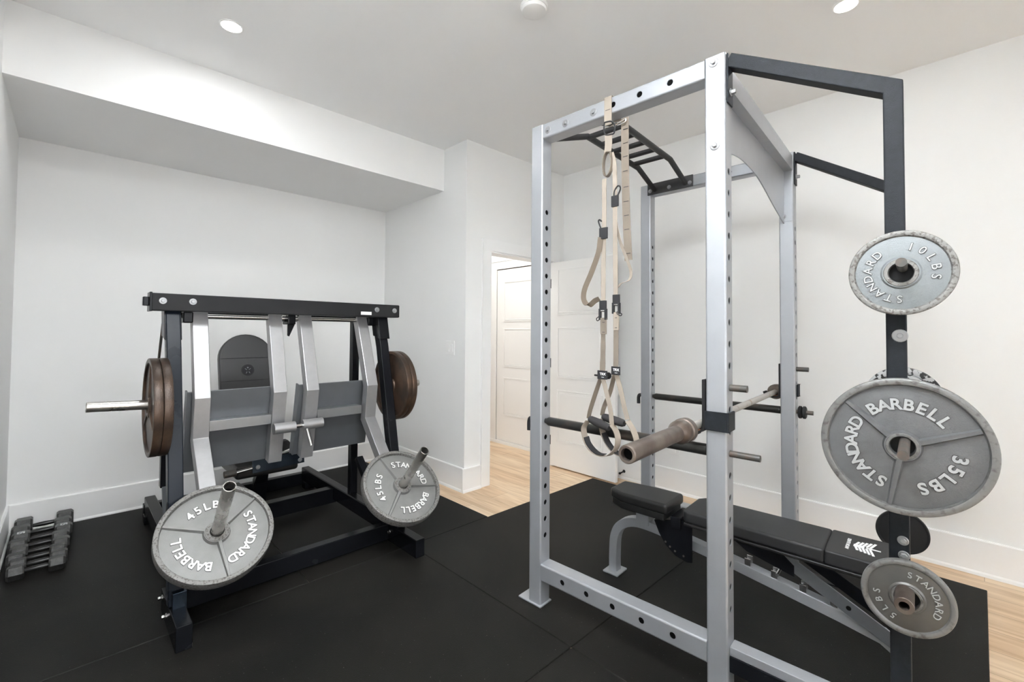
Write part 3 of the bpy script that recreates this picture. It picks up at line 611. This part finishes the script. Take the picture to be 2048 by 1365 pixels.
# long anchor strap hanging free
rb(M['tan2'], [(1250, 236), (1250, 300), (1251, 370), (1253, 440), (1257, 521)], 0.0345, 'long_strap', U=UA+0.02)
b = MB()
for (x, y) in ((1251, 258), (1251, 286), (1250.5, 313), (1250.5, 342), (1252, 374), (1252, 403), (1253, 431), (1253.5, 459), (1256, 507)):
    p = ru(x, y, UA+0.0178); b.box((p.x-0.0009, p.y-0.011, p.z-0.0012), (p.x+0.0002, p.y+0.011, p.z+0.0012))
build(b, 'stitching', M['blackweb'], trx, RK)
rb(M['tan'], [(1217, 269), (1217, 290), (1215, 305)], [0.034]*11, 'upper_tab', U=UA)
# eye loop
ring = catmull([ru(x, y, UA) for x, y in ((1222, 304), (1224, 320), (1222, 340), (1216, 352), (1210, 352), (1207, 338), (1208, 320), (1213, 306), (1222, 304))], 6)
build(MB().ribbon(ring, (1, 0, 0), 0.020, 0.003), 'eye_loop', M['tan2'], trx, RK)
rb(M['tan'], [(1208.5, 358), (1208.5, 430), (1207, 520), (1206.5, 603)], 0.0205, 'left_strap', U=UA-0.004)
rb(M['tan'], [(1223, 306), (1228.5, 330), (1230, 380), (1230, 450), (1231.5, 591)], 0.0205, 'right_strap', U=UA+0.004)
# tail loops
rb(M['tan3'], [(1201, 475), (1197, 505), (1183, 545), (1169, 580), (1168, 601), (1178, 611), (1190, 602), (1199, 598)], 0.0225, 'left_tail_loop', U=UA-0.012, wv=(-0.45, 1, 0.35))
rb(M['tan'], [(1228, 410), (1231, 440), (1241, 485), (1258, 530), (1262, 548), (1258, 560), (1242, 568), (1230, 580)], 0.0150, 'right_tail_loop', U=UA+0.016, wv=(0.35, 1, -0.2))
def block(x0, y0, x1, y1, U, name, m, th=0.008, bev=0.0015, par=None):
    a = ru(x0, y0, U); c = ru(x1, y1, U); return build(MB().box((U-th/2, min(a.y, c.y), min(a.z, c.z)), (U+th/2, max(a.y, c.y), max(a.z, c.z))), name, m, par or trx, RK, bevel=bev)
block(1199, 457, 1215, 477, UA-0.008, 'slider', M['blackweb']); block(1223, 393, 1237, 412, UA+0.002, 'slider', M['blackweb'])
for (pts, U) in (([(1202, 458), (1199, 450), (1197, 443), (1199, 440), (1203, 443)], UA-0.008), ([(1228, 394), (1229, 382), (1236, 372), (1241, 376), (1237, 388), (1233, 394)], UA+0.002)):
    build(MB().pipe(catmull([ru(x, y, U) for x, y in pts], 5), 0.0032, 8), 'pull_cord', M['blackweb'], trx, RK)
def hand_unit(dx, dy, U, parts):
    pass
# left and right buckles
for (x, y, U) in ((1206, 602, UA-0.004), (1232.5, 590, UA+0.004)):
    block(x-6.8, y, x+6.8, y+19, U, 'strap_keeper', M['blackweb'])
    bk = block(x-7.5, y+16, x-4, y+38, U, 'cam_buckle', M['blackweb'], 0.014); block(x+4, y+16, x+7.5, y+38, U, 'buckle_side', M['blackweb'], 0.014, par=bk)
    p = ru(x-7, y+20, U); q = ru(x+7, y+20, U); build(MB().pipe([p, q], 0.005, 12), 'cam', M['chrome'], bk, RK)
    p = ru(x-7, y+36, U); q = ru(x+7, y+36, U); build(MB().pipe([p, q], 0.004, 12), 'cross_pin', M['blackweb'], bk, RK)
oval(UA-0.008, [(1197, 634), (1193, 638), (1195, 642), (1200, 638)], 0.002, 'buckle_tab', M['blackweb'])
oval(UA, [(1234, 624), (1243, 628), (1241, 632), (1234, 628)], 0.002, 'buckle_tab', M['blackweb'])
block(1201, 636, 1213, 669, UA-0.006, 'stitched_tab', M['tan2'], 0.006); block(1227, 625, 1238, 661, UA+0.002, 'stitched_tab', M['tan'], 0.006)
b = MB()
for (x, y, U, w_) in ((1207, 645, UA-0.0095, 0.012), (1207, 665, UA-0.0095, 0.012), (1232, 636, UA-0.0015, 0.010), (1232, 656, UA-0.0015, 0.010)):
    p = ru(x, y, U); b.box((p.x-0.0006, p.y-w_/2, p.z-0.0012), (p.x, p.y+w_/2, p.z+0.0012))
build(b, 'stitching', M['blackweb'], trx, RK)
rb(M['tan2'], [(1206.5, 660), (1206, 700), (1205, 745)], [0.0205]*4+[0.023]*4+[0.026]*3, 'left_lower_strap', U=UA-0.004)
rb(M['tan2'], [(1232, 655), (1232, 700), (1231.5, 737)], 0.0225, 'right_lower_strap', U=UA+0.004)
for (x0, y0, x1, y1, U) in ((1195.3, 741, 1214.3, 760, UA-0.006), (1223, 733, 1240, 751, UA+0.002)):
    lb_ = block(x0, y0, x1, y1, U, 'logo_label', M['blackweb'], 0.006, 0.001)
    p = ru((x0+x1)/2+0.5, (y0+y1)/2-2, U-0.0034); e = MB(); put_text(e, 'TRX', 0.0145, 0.0002, p, (0,-1,0), (0,0,1), 0.0004)
    q = ru((x0+x1)/2+0.5, (y0+y1)/2+4.5, U-0.0034); e.box((q.x-0.0002, q.y-0.006, q.z-0.0009), (q.x+0.0002, q.y+0.006, q.z+0.0009)); build(e, 'logo_print', M['white'], lb_, RK, merge=False)
# handle A (left), handle B (right)
def handle(dx, dy, U, name_side, L1, L2, g0, g1, cradle, dark):
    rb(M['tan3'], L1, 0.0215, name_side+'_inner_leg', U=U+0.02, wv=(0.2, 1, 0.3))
    rb(M['tan'], L2, 0.0205, name_side+'_outer_leg', U=U-0.004, wv=(0, 1, 0.25))
    a = ru(*g0, U+0.012); c = ru(*g1, U-0.012); d = (c-a)
    g = MB(); N_ = 12; P = [a+d*(k/N_) for k in range(N_+1)]; rad = [0.0145+0.0035*math.sin(math.pi*k/N_) for k in range(N_+1)]; rad[0] = rad[-1] = 0.011
    g.pipe(P, 0.016, 20, rad=rad); build(g, 'foam_grip', M['foam'], trx, RK)
    P = catmull([ru(x, y, U+o) for x, y, o in cradle], 6)
    build(MB().ribbon(P, (1, -0.32, 0), 0.030, 0.0028), 'foot_cradle', M['tan'], trx, RK)
    P = catmull([ru(x, y, U+o) for x, y, o in dark], 6)
    build(MB().ribbon(P, (1, -0.32, 0), 0.029, 0.0030), 'cradle_lining', M['blackweb'], trx, RK)
handle(0, 0, UA, 'left', [(1201, 758), (1190, 790), (1180, 822), (1177, 838)], [(1206, 758), (1214, 790), (1221, 822), (1224, 852)], (1179, 838), (1219, 857),
       [(1224, 850, 0), (1232, 863, 0), (1236, 880, 0), (1232, 898, 0), (1218, 911, 0), (1203, 912, 0), (1186, 903, 0.0), (1175, 888, 0.0), (1169, 870, 0.0), (1168, 855, 0.0), (1176, 842, 0.0)],
       [(1210, 909.5, 0), (1198, 908, 0), (1187, 900, 0), (1177, 887, 0), (1172.5, 874, 0)])
handle(0, 0, UA+0.018, 'right', [(1229, 750), (1220, 785), (1208, 815), (1204, 832)], [(1233, 750), (1241, 780), (1248, 812), (1255, 840)], (1206, 834), (1249, 848),
       [(1255, 842, 0), (1266, 860, 0), (1273, 882, 0), (1270, 900, 0), (1256, 912, 0), (1243, 912, 0), (1228, 903, 0), (1214, 885, 0), (1206, 866, 0), (1203, 850, 0), (1205, 838, 0)],
       [(1250, 911, 0), (1238, 908, 0), (1226, 899, 0), (1215, 884, 0), (1208, 866, 0)])

# ================================================================ BENCH
bench = thing('weight_bench', 'black padded flat weight bench with silver frame inside the rack', 'bench', RK((2.25, 0.6, 0)))
def pad(u0, u1, v0, v1, z0, z1, taper=0.0, r=0.012):
    b = MB(); b.prism([(u0, v0, z0), (u1, v0, z0), (u1-taper, v1-0.03, z0), (u1-taper-0.04, v1, z0), (u0+0.02, v1, z0), (u0, v1-0.02, z0)], (0, 0, z1-z0)); return b
o = build(pad(2.13, 2.385, 0.33, 0.893, 0.410, 0.465), 'back_pad', M['vinyl2'], bench, RK, bevel=0.012, seg=3, bsharp=55)
build(MB().box((2.13, 0.14, 0.410), (2.385, 0.331, 0.465)), 'pad_end_section', M['vinyl2'], o, RK, bevel=0.008, seg=3, bsharp=55)
build(MB().box((2.122, 0.15, 0.398), (2.392, 0.88, 0.412)), 'pad_board', M['vinyl'], o, RK, bevel=0.004, bsharp=55)
# printed emblem on the pad: spread wings over small lettering
e = MB(); zc = 0.4654; uc, vc = 2.262, 0.222
for sgn in (-1, 1):
    for k in range(5):
        L_ = 0.050-0.006*k
        e.obox((uc+sgn*(0.036-0.002*k), vc-0.032+0.0120*k, zc), (1, -0.25*sgn, 0), (0.25*sgn, 1, 0), (0,0,1), L_+0.008, 0.0082, 0.0006)
e.obox((uc, vc-0.035, zc), (1,0,0), (0,1,0), (0,0,1), 0.010, 0.045, 0.0006); e.obox((uc, vc+0.01, zc), (1,0,0), (0,1,0), (0,0,1), 0.024, 0.034, 0.0006)
put_text(e, 'VALOR FITNESS', 0.0165, 0.0003, (uc, vc+0.044, zc), (1,0,0), (0,-1,0), 0.0003)
build(e, 'printed_emblem', M['white'], o, RK, merge=False)
sp = MB(); sp.prism([(2.105, 0.955, 0.425), (2.325, 0.955, 0.425), (2.325, 1.10, 0.425), (2.30, 1.285, 0.425), (2.145, 1.285, 0.425), (2.105, 1.20, 0.425)], (0, 0, 0.052))
seat = build(sp, 'seat_pad', M['vinyl'], bench, RK, bevel=0.016, seg=4, bsharp=55)
sp = MB(); sp.prism([(2.11, 0.97, 0.395), (2.32, 0.97, 0.395), (2.32, 1.10, 0.395), (2.295, 1.275, 0.395), (2.15, 1.275, 0.395), (2.11, 1.20, 0.395)], (0, 0, 0.034))
build(sp, 'pad_board', M['vinyl'], seat, RK, bevel=0.005, bsharp=55)
UB = 2.225
leg = catmull([(UB, 1.300, 0.006), (UB, 1.300, 0.10), (UB, 1.292, 0.20), (UB, 1.255, 0.265), (UB, 1.18, 0.303), (UB, 1.07, 0.306), (UB, 0.90, 0.288)], 4)+[V((UB, 0.675, 0.258)), V((UB, 0.29, 0.196)), V((UB, 0.16, 0.170)), V((UB, 0.115, 0.14)), V((UB, 0.11, 0.03))]
build(MB().rpath(leg, (1,0,0), 0.052, 0.046), 'frame_spine', M['silver'], bench, RK, bevel=0.003, bsharp=24)
build(MB().box((UB-0.055, 1.255, 0.0), (UB+0.055, 1.345, 0.010)), 'front_foot', M['silver'], bench, RK, bevel=0.004)
build(MB().pipe([(UB-0.20, 0.115, 0.028), (UB+0.03, 0.108, 0.028)], 0.028, 20), 'rear_foot', M['silver'], bench, RK)
b = MB(); b.box((UB-0.03, 1.09, 0.31), (UB+0.03, 1.16, 0.40)); build(b, 'seat_post', M['silver'], bench, RK, bevel=0.002)
sec = [ru(x, y, 2.165) for x, y in ((1308, 1040), (1384, 1042), (1384, 1127), (1374, 1126), (1350, 1112), (1331, 1090), (1318, 1066))]
q = build(MB().prism(sec, (0.006, 0, 0)), 'adjustment_plate', M['gloss'], bench, RK, bevel=0.001)
for (x, y) in ((1331, 1084), (1340, 1094), (1350, 1103), (1367, 1113)):
    p = ru(x, y, 2.1648); build(MB().lathe(p, (-1,0,0), [(0.005, 0), (0.005, 0.0008)], 14), 'peg_hole', M['rod'], q, RK)
build(MB().box((2.15, 0.905, 0.36), (2.30, 0.955, 0.415)), 'seat_hinge', M['gloss'], bench, RK, bevel=0.004)
build(MB().box((2.19, 0.50, 0.372), (2.30, 0.90, 0.400)), 'under_rail', M['steelplate'], bench, RK, bevel=0.002)
for (u, m_) in ((2.185, M['steelplate']), (2.335, M['gloss'])):
    A_ = V((u, 0.52, 0.385)); B_ = V((u, 0.10, 0.165)); d = (B_-A_)
    b = MB().obox((A_+B_)/2, (1,0,0), d, V((1,0,0)).cross(d), 0.007, d.length, 0.052); k_ = build(b, 'support_bar', m_, bench, RK, bevel=0.001)
    for s_ in (0.62, 0.93): build(MB().lathe(A_+d*s_+V((-0.0036, 0, 0)), (-1,0,0), [(0.0085, 0), (0.0085, 0.001)], 16), 'bar_hole', M['inside'], k_, RK)
b = MB().prism([(2.18, 0.70, 0.395), (2.18, 0.50, 0.395), (2.18, 0.44, 0.345), (2.18, 0.44, 0.30), (2.18, 0.62, 0.345)], (0.004, 0, 0)); build(b, 'bracket', M['gloss'], bench, RK, bevel=0.0008)
for k in range(4):
    v = 0.62-0.105*k; z = 0.258-(0.675-v)*0.161+0.024
    b = MB().box((UB-0.022, v-0.008, z), (UB-0.016, v+0.016, z+0.030)); b.box((UB+0.016, v-0.008, z), (UB+0.022, v+0.016, z+0.030)); build(b, 'ladder_catch', M['chrome'], bench, RK, bevel=0.001)
build(MB().pipe([(UB-0.06, 0.50, 0.292), (UB+0.06, 0.50, 0.292)], 0.007, 12), 'support_rod', M['chrome'], bench, RK)

# ================================================================ LEG PRESS
lp = thing('leg_press', 'black and silver plate-loaded leg press machine with a black seat', 'leg press machine', (0.93, 3.2, 0))
def part(mb, name, m, bevel=0.0, par=None, **k): return build(mb, name, m, par or lp, bevel=bevel, **k)
part(MB().box((0.272, 2.70, 1.39), (1.575, 2.785, 1.473)), 'top_beam', M['beam'], 0.004)
tb = bpy.data.objects['top_beam']
part(MB().box((0.266, 2.696, 1.386), (0.276, 2.789, 1.477)), 'end_cap', M['gloss'], 0.002, tb); part(MB().box((1.571, 2.703, 1.393), (1.579, 2.782, 1.470)), 'end_cap', M['gloss'], 0.002, tb)
part(MB().box((0.244, 2.725, 1.412), (0.268, 2.76, 1.455)), 'end_knob', M['gloss'], 0.004, tb)
for (x, y) in ((326, 602), (386, 604), (754, 620), (789, 622)):
    p = atY(x, y, 2.70); b = MB(); washer(b, p, (0,-1,0), 0.016, 0.003, 0.009, 0.006); part(b, 'beam_bolt', M['zinc'], 0, tb)
p = atY(722, 623.5, 2.699); q = atY(743, 630.5, 2.699); part(MB().box((p.x, 2.6985, q.z), (q.x, 2.6998, p.z)), 'maker_sticker', M['white'], 0, tb)
# front uprights
for (x, pts, m_) in ((0.36, [(2.765, 1.392), (2.70, 1.20), (2.625, 0.90), (2.552, 0.54), (2.47, 0.10)], M['navy']), (1.475, [(2.80, 1.392), (2.735, 1.20), (2.665, 0.90), (2.585, 0.54), (2.50, 0.10)], M['gloss'])):
    part(MB().rpath([(x, y, z) for y, z in pts], (1,0,0), 0.058, 0.062), 'front_upright', m_, 0.004)
    part(MB().prism([(x-0.034, 2.735, 1.392), (x-0.034, 2.83, 1.392), (x-0.034, 2.80, 1.27), (x-0.034, 2.70, 1.25)], (0.068, 0, 0)), 'upright_bracket', M['gloss'], 0.002)
part(MB().box((0.40, 2.845, 1.360), (1.47, 2.90, 1.392)), 'pivot_channel', M['gloss'], 0.002)
# struts from the beam to rear uprights
part(MB().rpath([(1.455, 2.86, 1.375), (1.46, 3.11, 1.375), (1.475, 3.14, 0.10)], (1,0,0), 0.05, 0.05), 'rear_upright', M['gloss'], 0.003)
part(MB().rpath([(0.39, 3.12, 0.93), (0.39, 3.13, 0.44)], (1,0,0), 0.036, 0.05), 'rear_upright', M['gloss'], 0.003)
part(MB().rpath([(0.395, 3.115, 0.445), (0.41, 3.10, 0.15)], (1,0,0), 0.030, 0.03), 'rear_upright_leg', M['steelplate'], 0.002)
part(MB().pipe([(0.335, 2.81, 1.385), (0.338, 3.0, 1.12), (0.34, 3.10, 0.93)], 0.006, 10), 'return_cable', M['rod'])
# hanging bars with bearings
for (x0, x1) in ((0.45, 0.885), (0.98, 1.405)):
    part(MB().pipe([(x0-0.03, 2.855, 1.372), (x1+0.03, 2.855, 1.372)], 0.0145, 20), 'pivot_rod', M['chrome'])
for x in (0.432, 0.932, 1.43):
    b = MB().box((x-0.022, 2.80, 1.335), (x+0.022, 2.90, 1.392)); part(b, 'bearing_block', M['gloss'], 0.006)
b = MB().prism([(0.915, 2.82, 1.336), (0.955, 2.82, 1.336), (0.925, 2.82, 1.265), (0.915, 2.82, 1.27)], (0, 0.01, 0)); part(b, 'stop_tab', M['gloss'], 0.001)
for (x0, x1) in ((0.41, 0.445), (0.890, 0.912), (0.953, 0.975), (1.412, 1.45)):
    part(MB().pipe([(x0, 2.855, 1.372), (x1, 2.855, 1.372)], 0.021, 18), 'rod_collar', M['chrome'], 0)
# swing arms
AW, AH = 0.070, 0.060
for (x, pts) in ((0.487, [(2.86, 1.385), (2.742, 0.955), (2.768, 0.745), (2.400, 0.34)]), (0.850, [(2.86, 1.385), (2.742, 0.955), (2.815, 0.56)]),
                 (1.018, [(2.86, 1.385), (2.715, 0.955), (2.800, 0.56)]), (1.378, [(2.86, 1.385), (2.700, 0.955), (2.728, 0.745), (2.345, 0.35)])):
    part(MB().rpath([(x, y, z) for y, z in pts], (1,0,0), AW, AH), 'swing_arm', M['silver2'], 0.003)
# press plates
for (x0, x1, a, b_) in ((0.432, 0.905, (2.785, 0.985), (2.868, 0.565)), (0.965, 1.42, (2.760, 0.985), (2.853, 0.565))):
    A_ = V((0, a[0], a[1])); B_ = V((0, b_[0], b_[1])); d = B_-A_; cn = (A_+B_)/2; cn.x = (x0+x1)/2
    pp = part(MB().obox(cn, (1,0,0), d, V((1,0,0)).cross(d), x1-x0, d.length, 0.010), 'press_plate', M['steelplate'], 0.001)
    part(MB().box((x0+0.09, a[0]-0.045, 0.782), (x1-0.092, a[0]+0.045, 0.835)), 'cross_tube', M['crosst'], 0.002, pp)
    part(MB().obox(V((x0+0.004, (a[0]+b_[0])/2+0.03, (a[1]+b_[1])/2)), (1,0,0), d, V((1,0,0)).cross(d), 0.008, d.length, 0.05), 'plate_flange', M['steelplate'], 0.001, pp)
# coupling hinge with pull pin
yh = 2.672
cpl = part(MB().pipe([(0.805, yh, 0.765), (0.915, yh, 0.765)], 0.029, 28), 'coupling_sleeve', M['silver2']); part(MB().pipe([(0.955, yh, 0.768), (1.066, yh, 0.768)], 0.029, 28), 'coupling_sleeve', M['silver2'])
part(MB().pipe([(0.912, yh, 0.766), (0.958, yh, 0.766)], 0.0115, 18), 'coupling_pin', M['chrome'])
part(MB().pipe([(0.975, yh-0.01, 0.752), (0.990, yh-0.045, 0.655)], 0.0095, 16), 'pin_handle', M['chrome'])
# loading horns
for (C_, N_, L_) in ((CL, NL, 0.375), (CR_, NR, 0.345)):
    hn = part(MB().tube(C_-N_*0.062, C_+N_*L_, 0.0242, 0.0205, 36), 'loading_horn', M['horn'])
    part(MB().lathe(C_-N_*0.06, N_, [(0.05, 0), (0.05, 0.012), (0.024, 0.014)], 32), 'horn_flange', M['silver2'], 0, hn)
    part(MB().lathe(C_+N_*(L_-0.05), N_, [(0.0206, 0), (0.0206, 0.001)], 24), 'horn_inside', M['inside'], 0, hn)
part(MB().tube((0.335, 2.625, 0.957), (0.058, 2.612, 0.972), 0.0215, 0.018, 32), 'storage_horn', M['horn']); part(MB().tube((1.50, 2.68, 0.955), (1.712, 2.675, 0.950), 0.0215, 0.018, 32), 'storage_horn', M['horn'])
# base
RLx, RRx = 0.362, 1.477
for x, xr, yr in ((RLx, 0.425, 4.0), (RRx, 1.452, 3.98)):
    part(MB().box((x-0.029, 2.262, 0.0), (x+0.029, 2.66, 0.102)), 'front_foot', M['gloss'], 0.004)
    part(MB().box((xr-0.03, 2.60, 0.055), (xr+0.03, yr, 0.155)), 'base_rail', M['gloss'], 0.006)
    part(MB().box((xr-0.04, yr-0.12, 0.0), (xr+0.04, yr-0.04, 0.056)), 'rear_foot', M['gloss'], 0.004)
part(MB().box((RLx+0.028, 2.575, 0.006), (RRx-0.028, 2.635, 0.102)), 'front_crossbar', M['gloss'], 0.004)
part(MB().box((RLx+0.028, 3.345, 0.03), (RRx-0.028, 3.42, 0.135)), 'middle_crossbar', M['gloss'], 0.004)
part(MB().box((RLx+0.028, 3.98, 0.006), (RRx-0.028, 4.04, 0.102)), 'rear_crossbar', M['gloss'], 0.004)
for (x, y, z, ax) in ((RLx+0.029, 2.60, 0.055, (1,0,0)), (RLx-0.029, 2.62, 0.075, (-1,0,0)), (RLx-0.029, 2.50, 0.045, (-1,0,0)), (RRx-0.029, 2.56, 0.06, (-1,0,0)), (RRx-0.029, 3.30, 0.12, (-1,0,0)), (RRx-0.03, 3.90, 0.07, (-1,0,0)), (RRx-0.029, 2.70, 0.06, (-1,0,0))):
    b = MB(); washer(b, (x, y, z), ax, 0.013, 0.003, 0.009, 0.014); part(b, 'frame_bolt', M['chrome'])
p = atY(345, 1189, 2.425); q = atY(373, 1214, 2.425); part(MB().box((p.x, 2.418, q.z), (q.x, 2.45, p.z)), 'rail_joint_plate', M['blueplate'], 0.002)
# braces to the right and left rear
part(MB().rpath([(RRx-0.05, 2.95, 0.44), (RRx-0.03, 2.62, 0.102)], (1,0,0), 0.045, 0.04), 'diagonal_brace', M['gloss'], 0.003)
# seat assembly
part(MB().rpath([(0.93, 3.38, 0.13), (0.925, 3.30, 0.36), (0.92, 3.42, 0.42), (0.915, 3.60, 0.80)], (1,0,0), 0.075, 0.05), 'seat_post', M['gloss'], 0.003)
part(MB().rpath([(0.93, 3.42, 0.13), (0.93, 4.0, 0.102)], (1,0,0), 0.07, 0.05), 'seat_spine', M['gloss'], 0.003)
part(MB().box((0.73, 3.10, 0.40), (1.09, 3.52, 0.475)), 'seat_cushion', M['vinyl'], 0.02, seg=4, bsharp=55)
ba = V((0.91, 3.50, 0.50)); bt = V((0.91, 3.70, 1.265)); d = (bt-ba); ln = d.length; d.normalize(); nn = V((1,0,0)).cross(d).normalized()
outline = [(-0.172, 0), (-0.172, ln-0.17)]+[(-0.172*math.cos(math.radians(a)), ln-0.17+0.17*math.sin(math.radians(a))) for a in range(10, 171, 10)]+[(0.172, ln-0.17), (0.172, 0)]
bk = part(MB().prism([ba+V((1,0,0))*x+d*y-nn*0.03 for x, y in outline], nn*0.06), 'backrest', M['vinyl3'], 0.012, seg=3, bsharp=40)
fs = -nn if nn.y > 0 else nn
for s_ in (ln-0.175, ln-0.335):
    part(MB().obox(ba+d*s_+fs*0.0306, (1,0,0), d, fs, 0.335, 0.0025, 0.0022), 'seam', M['blackweb'], 0, bk)
ec = ba+d*(ln-0.262)+fs*0.0305
em = MB(); em.lathe(ec, fs, [(0.036, 0), (0.040, 0), (0.040, 0.002), (0.036, 0.002)], 36, True); part(em, 'emblem_ring', M['blackweb'], 0, bk)
em = MB(); em.lathe(ec, fs, [(0.034, 0), (0.034, 0.002)], 32); part(em, 'emblem', M['blackweb'], 0, bk)
em = MB(); X1 = V((1,0,0))
em.lathe(ec+d*0.017+fs*0.002, fs, [(0.005, 0), (0.005, 0.0008)], 12)
for sx in (-1, 1):
    em.obox(ec+X1*sx*0.012+d*0.006+fs*0.0024, X1*sx+d*0.9, d-X1*sx*0.9, fs, 0.016, 0.003, 0.0008); em.obox(ec+X1*sx*0.009-d*0.018+fs*0.0024, X1*sx*0.5-d, X1+d*0.5*sx, fs, 0.014, 0.0035, 0.0008)
part(em, 'emblem_print', M['steelplate'], 0, bk)
# linkage below the press plates
yl = 3.05
P = [atY(x, y, yl) for x, y in ((505, 912), (608, 905), (609, 925), (505, 948))]
lk = part(MB().prism([P[3], P[2], P[1], P[0]], (0, 0.012, 0)), 'link_plate', M['blueplate'], 0.001)
for (x, y) in ((516, 935), (600, 920)):
    b = MB(); washer(b, atY(x, y, yl), (0,-1,0), 0.013, 0.003, 0.008, 0.005); part(b, 'link_bolt', M['zinc'], 0, lk)
part(MB().rpath([(0.90, 3.12, 0.49), (0.92, 3.33, 0.30)], (1,0,0), 0.07, 0.045), 'link_arm', M['gloss'], 0.003)
a = atY(448, 951, 3.05); c_ = atY(472, 946, 3.05); part(MB().pipe([a, c_], 0.020, 20), 'roller', M['rod']); part(MB().pipe([atY(466, 948, 3.06), atY(505, 937, 3.06)], 0.0095, 14), 'link_rod', M['chrome'])
part(MB().pipe([atY(420, 930, 3.05), atY(545, 908, 3.05)], 0.008, 14), 'adjuster_rod', M['gloss']); part(MB().pipe([atY(548, 912, 3.0), atY(592, 899, 3.0)], 0.009, 14), 'adjuster_handle', M['chrome'])
q = [atY(x, y, 3.15) for x, y in ((560, 884), (577, 881), (583, 888), (580, 898), (562, 905), (556, 900))]
part(MB().prism(q, (0, 0.06, 0)), 'hand_grip', M['foam'], 0.006, bsharp=60)

def brown(label, x, g, cy=2.63):
    return plate('weight_plate', label, (x, cy, 0.947), (-1 if x < 1 else 1, 0, 0), 0.222, 0.034, M['brown'], M['brown'], M['brown'], [], (90, 210, 330), hub=0.045, rim=0.020, rec=0.010, group=g)
brown('outer rusty brown plate on the left storage horn of the leg press', 0.2785, 'brown plates on the left of the leg press')
brown('rusty brown plate against the left upright, inner of the pair', 0.3135, 'brown plates on the left of the leg press')
brown('rusty brown plate against the right upright, inner of the pair', 1.5225, 'brown plates on the right of the leg press', 2.685)
brown('outer rusty brown plate on the right storage horn near the corner', 1.5575, 'brown plates on the right of the leg press', 2.685)

# ================================================================ DUMBBELLS
def dumbbell(label, y, r, L, x0, num=None, hr=0.0135):
    yc = y; t = thing('dumbbell', label, 'dumbbell', (x0, yc, 0), 'black hex dumbbells in the corner')
    zc = r*math.cos(math.pi/6); hl = L*0.30
    for s_ in (-1, 1):
        b = MB(); c0 = V((x0+s_*(L/2-hl), yc, zc))
        vs = []; prof = ((0.88, 0), (1.0, hl*0.12), (1.0, hl*0.85), (0.80, hl))
        for (k, h) in prof:
            for j in range(6): q = math.radians(60*j); vs.append(c0+V((s_*h, r*k*math.cos(q), r*k*math.sin(q))))
        fs_ = [(0,1,2,3,4,5), (18,19,20,21,22,23)]
        for i in range(3):
            for j in range(6): fs_.append((i*6+j, i*6+(j+1) % 6, (i+1)*6+(j+1) % 6, (i+1)*6+j))
        b.add(vs, fs_); hd = build(b, 'head', M['hex'], t, bevel=0.0018)
        if num:
            e = MB(); put_text(e, num, 0.044, 0.0003, (x0+s_*(L/2-hl*0.5), yc, zc+r*math.cos(math.pi/6)+0.0006), (0,-1,0) if s_ > 0 else (0,-1,0), (1,0,0), 0.001); build(e, 'weight_number', M['white'], hd, merge=False)
    build(MB().pipe([(x0-L/2+hl, yc, zc), (x0-L/4+hl/2, yc, zc), (x0, yc, zc), (x0+L/4-hl/2, yc, zc), (x0+L/2-hl, yc, zc)], hr, 16, rad=[hr*0.8, hr*0.95, hr*1.05, hr*0.95, hr*0.8]), 'handle', M['handle'], t)
DB = [(4.195, 0.062, 0.265, 'black hex dumbbell nearest the back wall baseboard, the largest'), (4.075, 0.058, 0.262, 'black hex dumbbell, second from the back wall'),
      (3.962, 0.055, 0.258, 'black hex dumbbell with white numbers on its heads'), (3.855, 0.052, 0.25, 'black hex dumbbell, fourth from the back wall, just in front of the numbered one'),
      (3.756, 0.048, 0.24, 'black hex dumbbell, fifth from the back wall'), (3.664, 0.045, 0.235, 'black hex dumbbell, third from the front of the row'),
      (3.580, 0.042, 0.225, 'black hex dumbbell, second from the front of the row'), (3.502, 0.039, 0.22, 'smallest black hex dumbbell at the front of the row')]
for i, (y, r, L, lb) in enumerate(DB): dumbbell(lb, y, r, L, -0.092+(0.008, 0.0, 0.006, -0.004, 0.003, -0.006, 0.002, -0.003)[i], '15' if i == 2 else None)
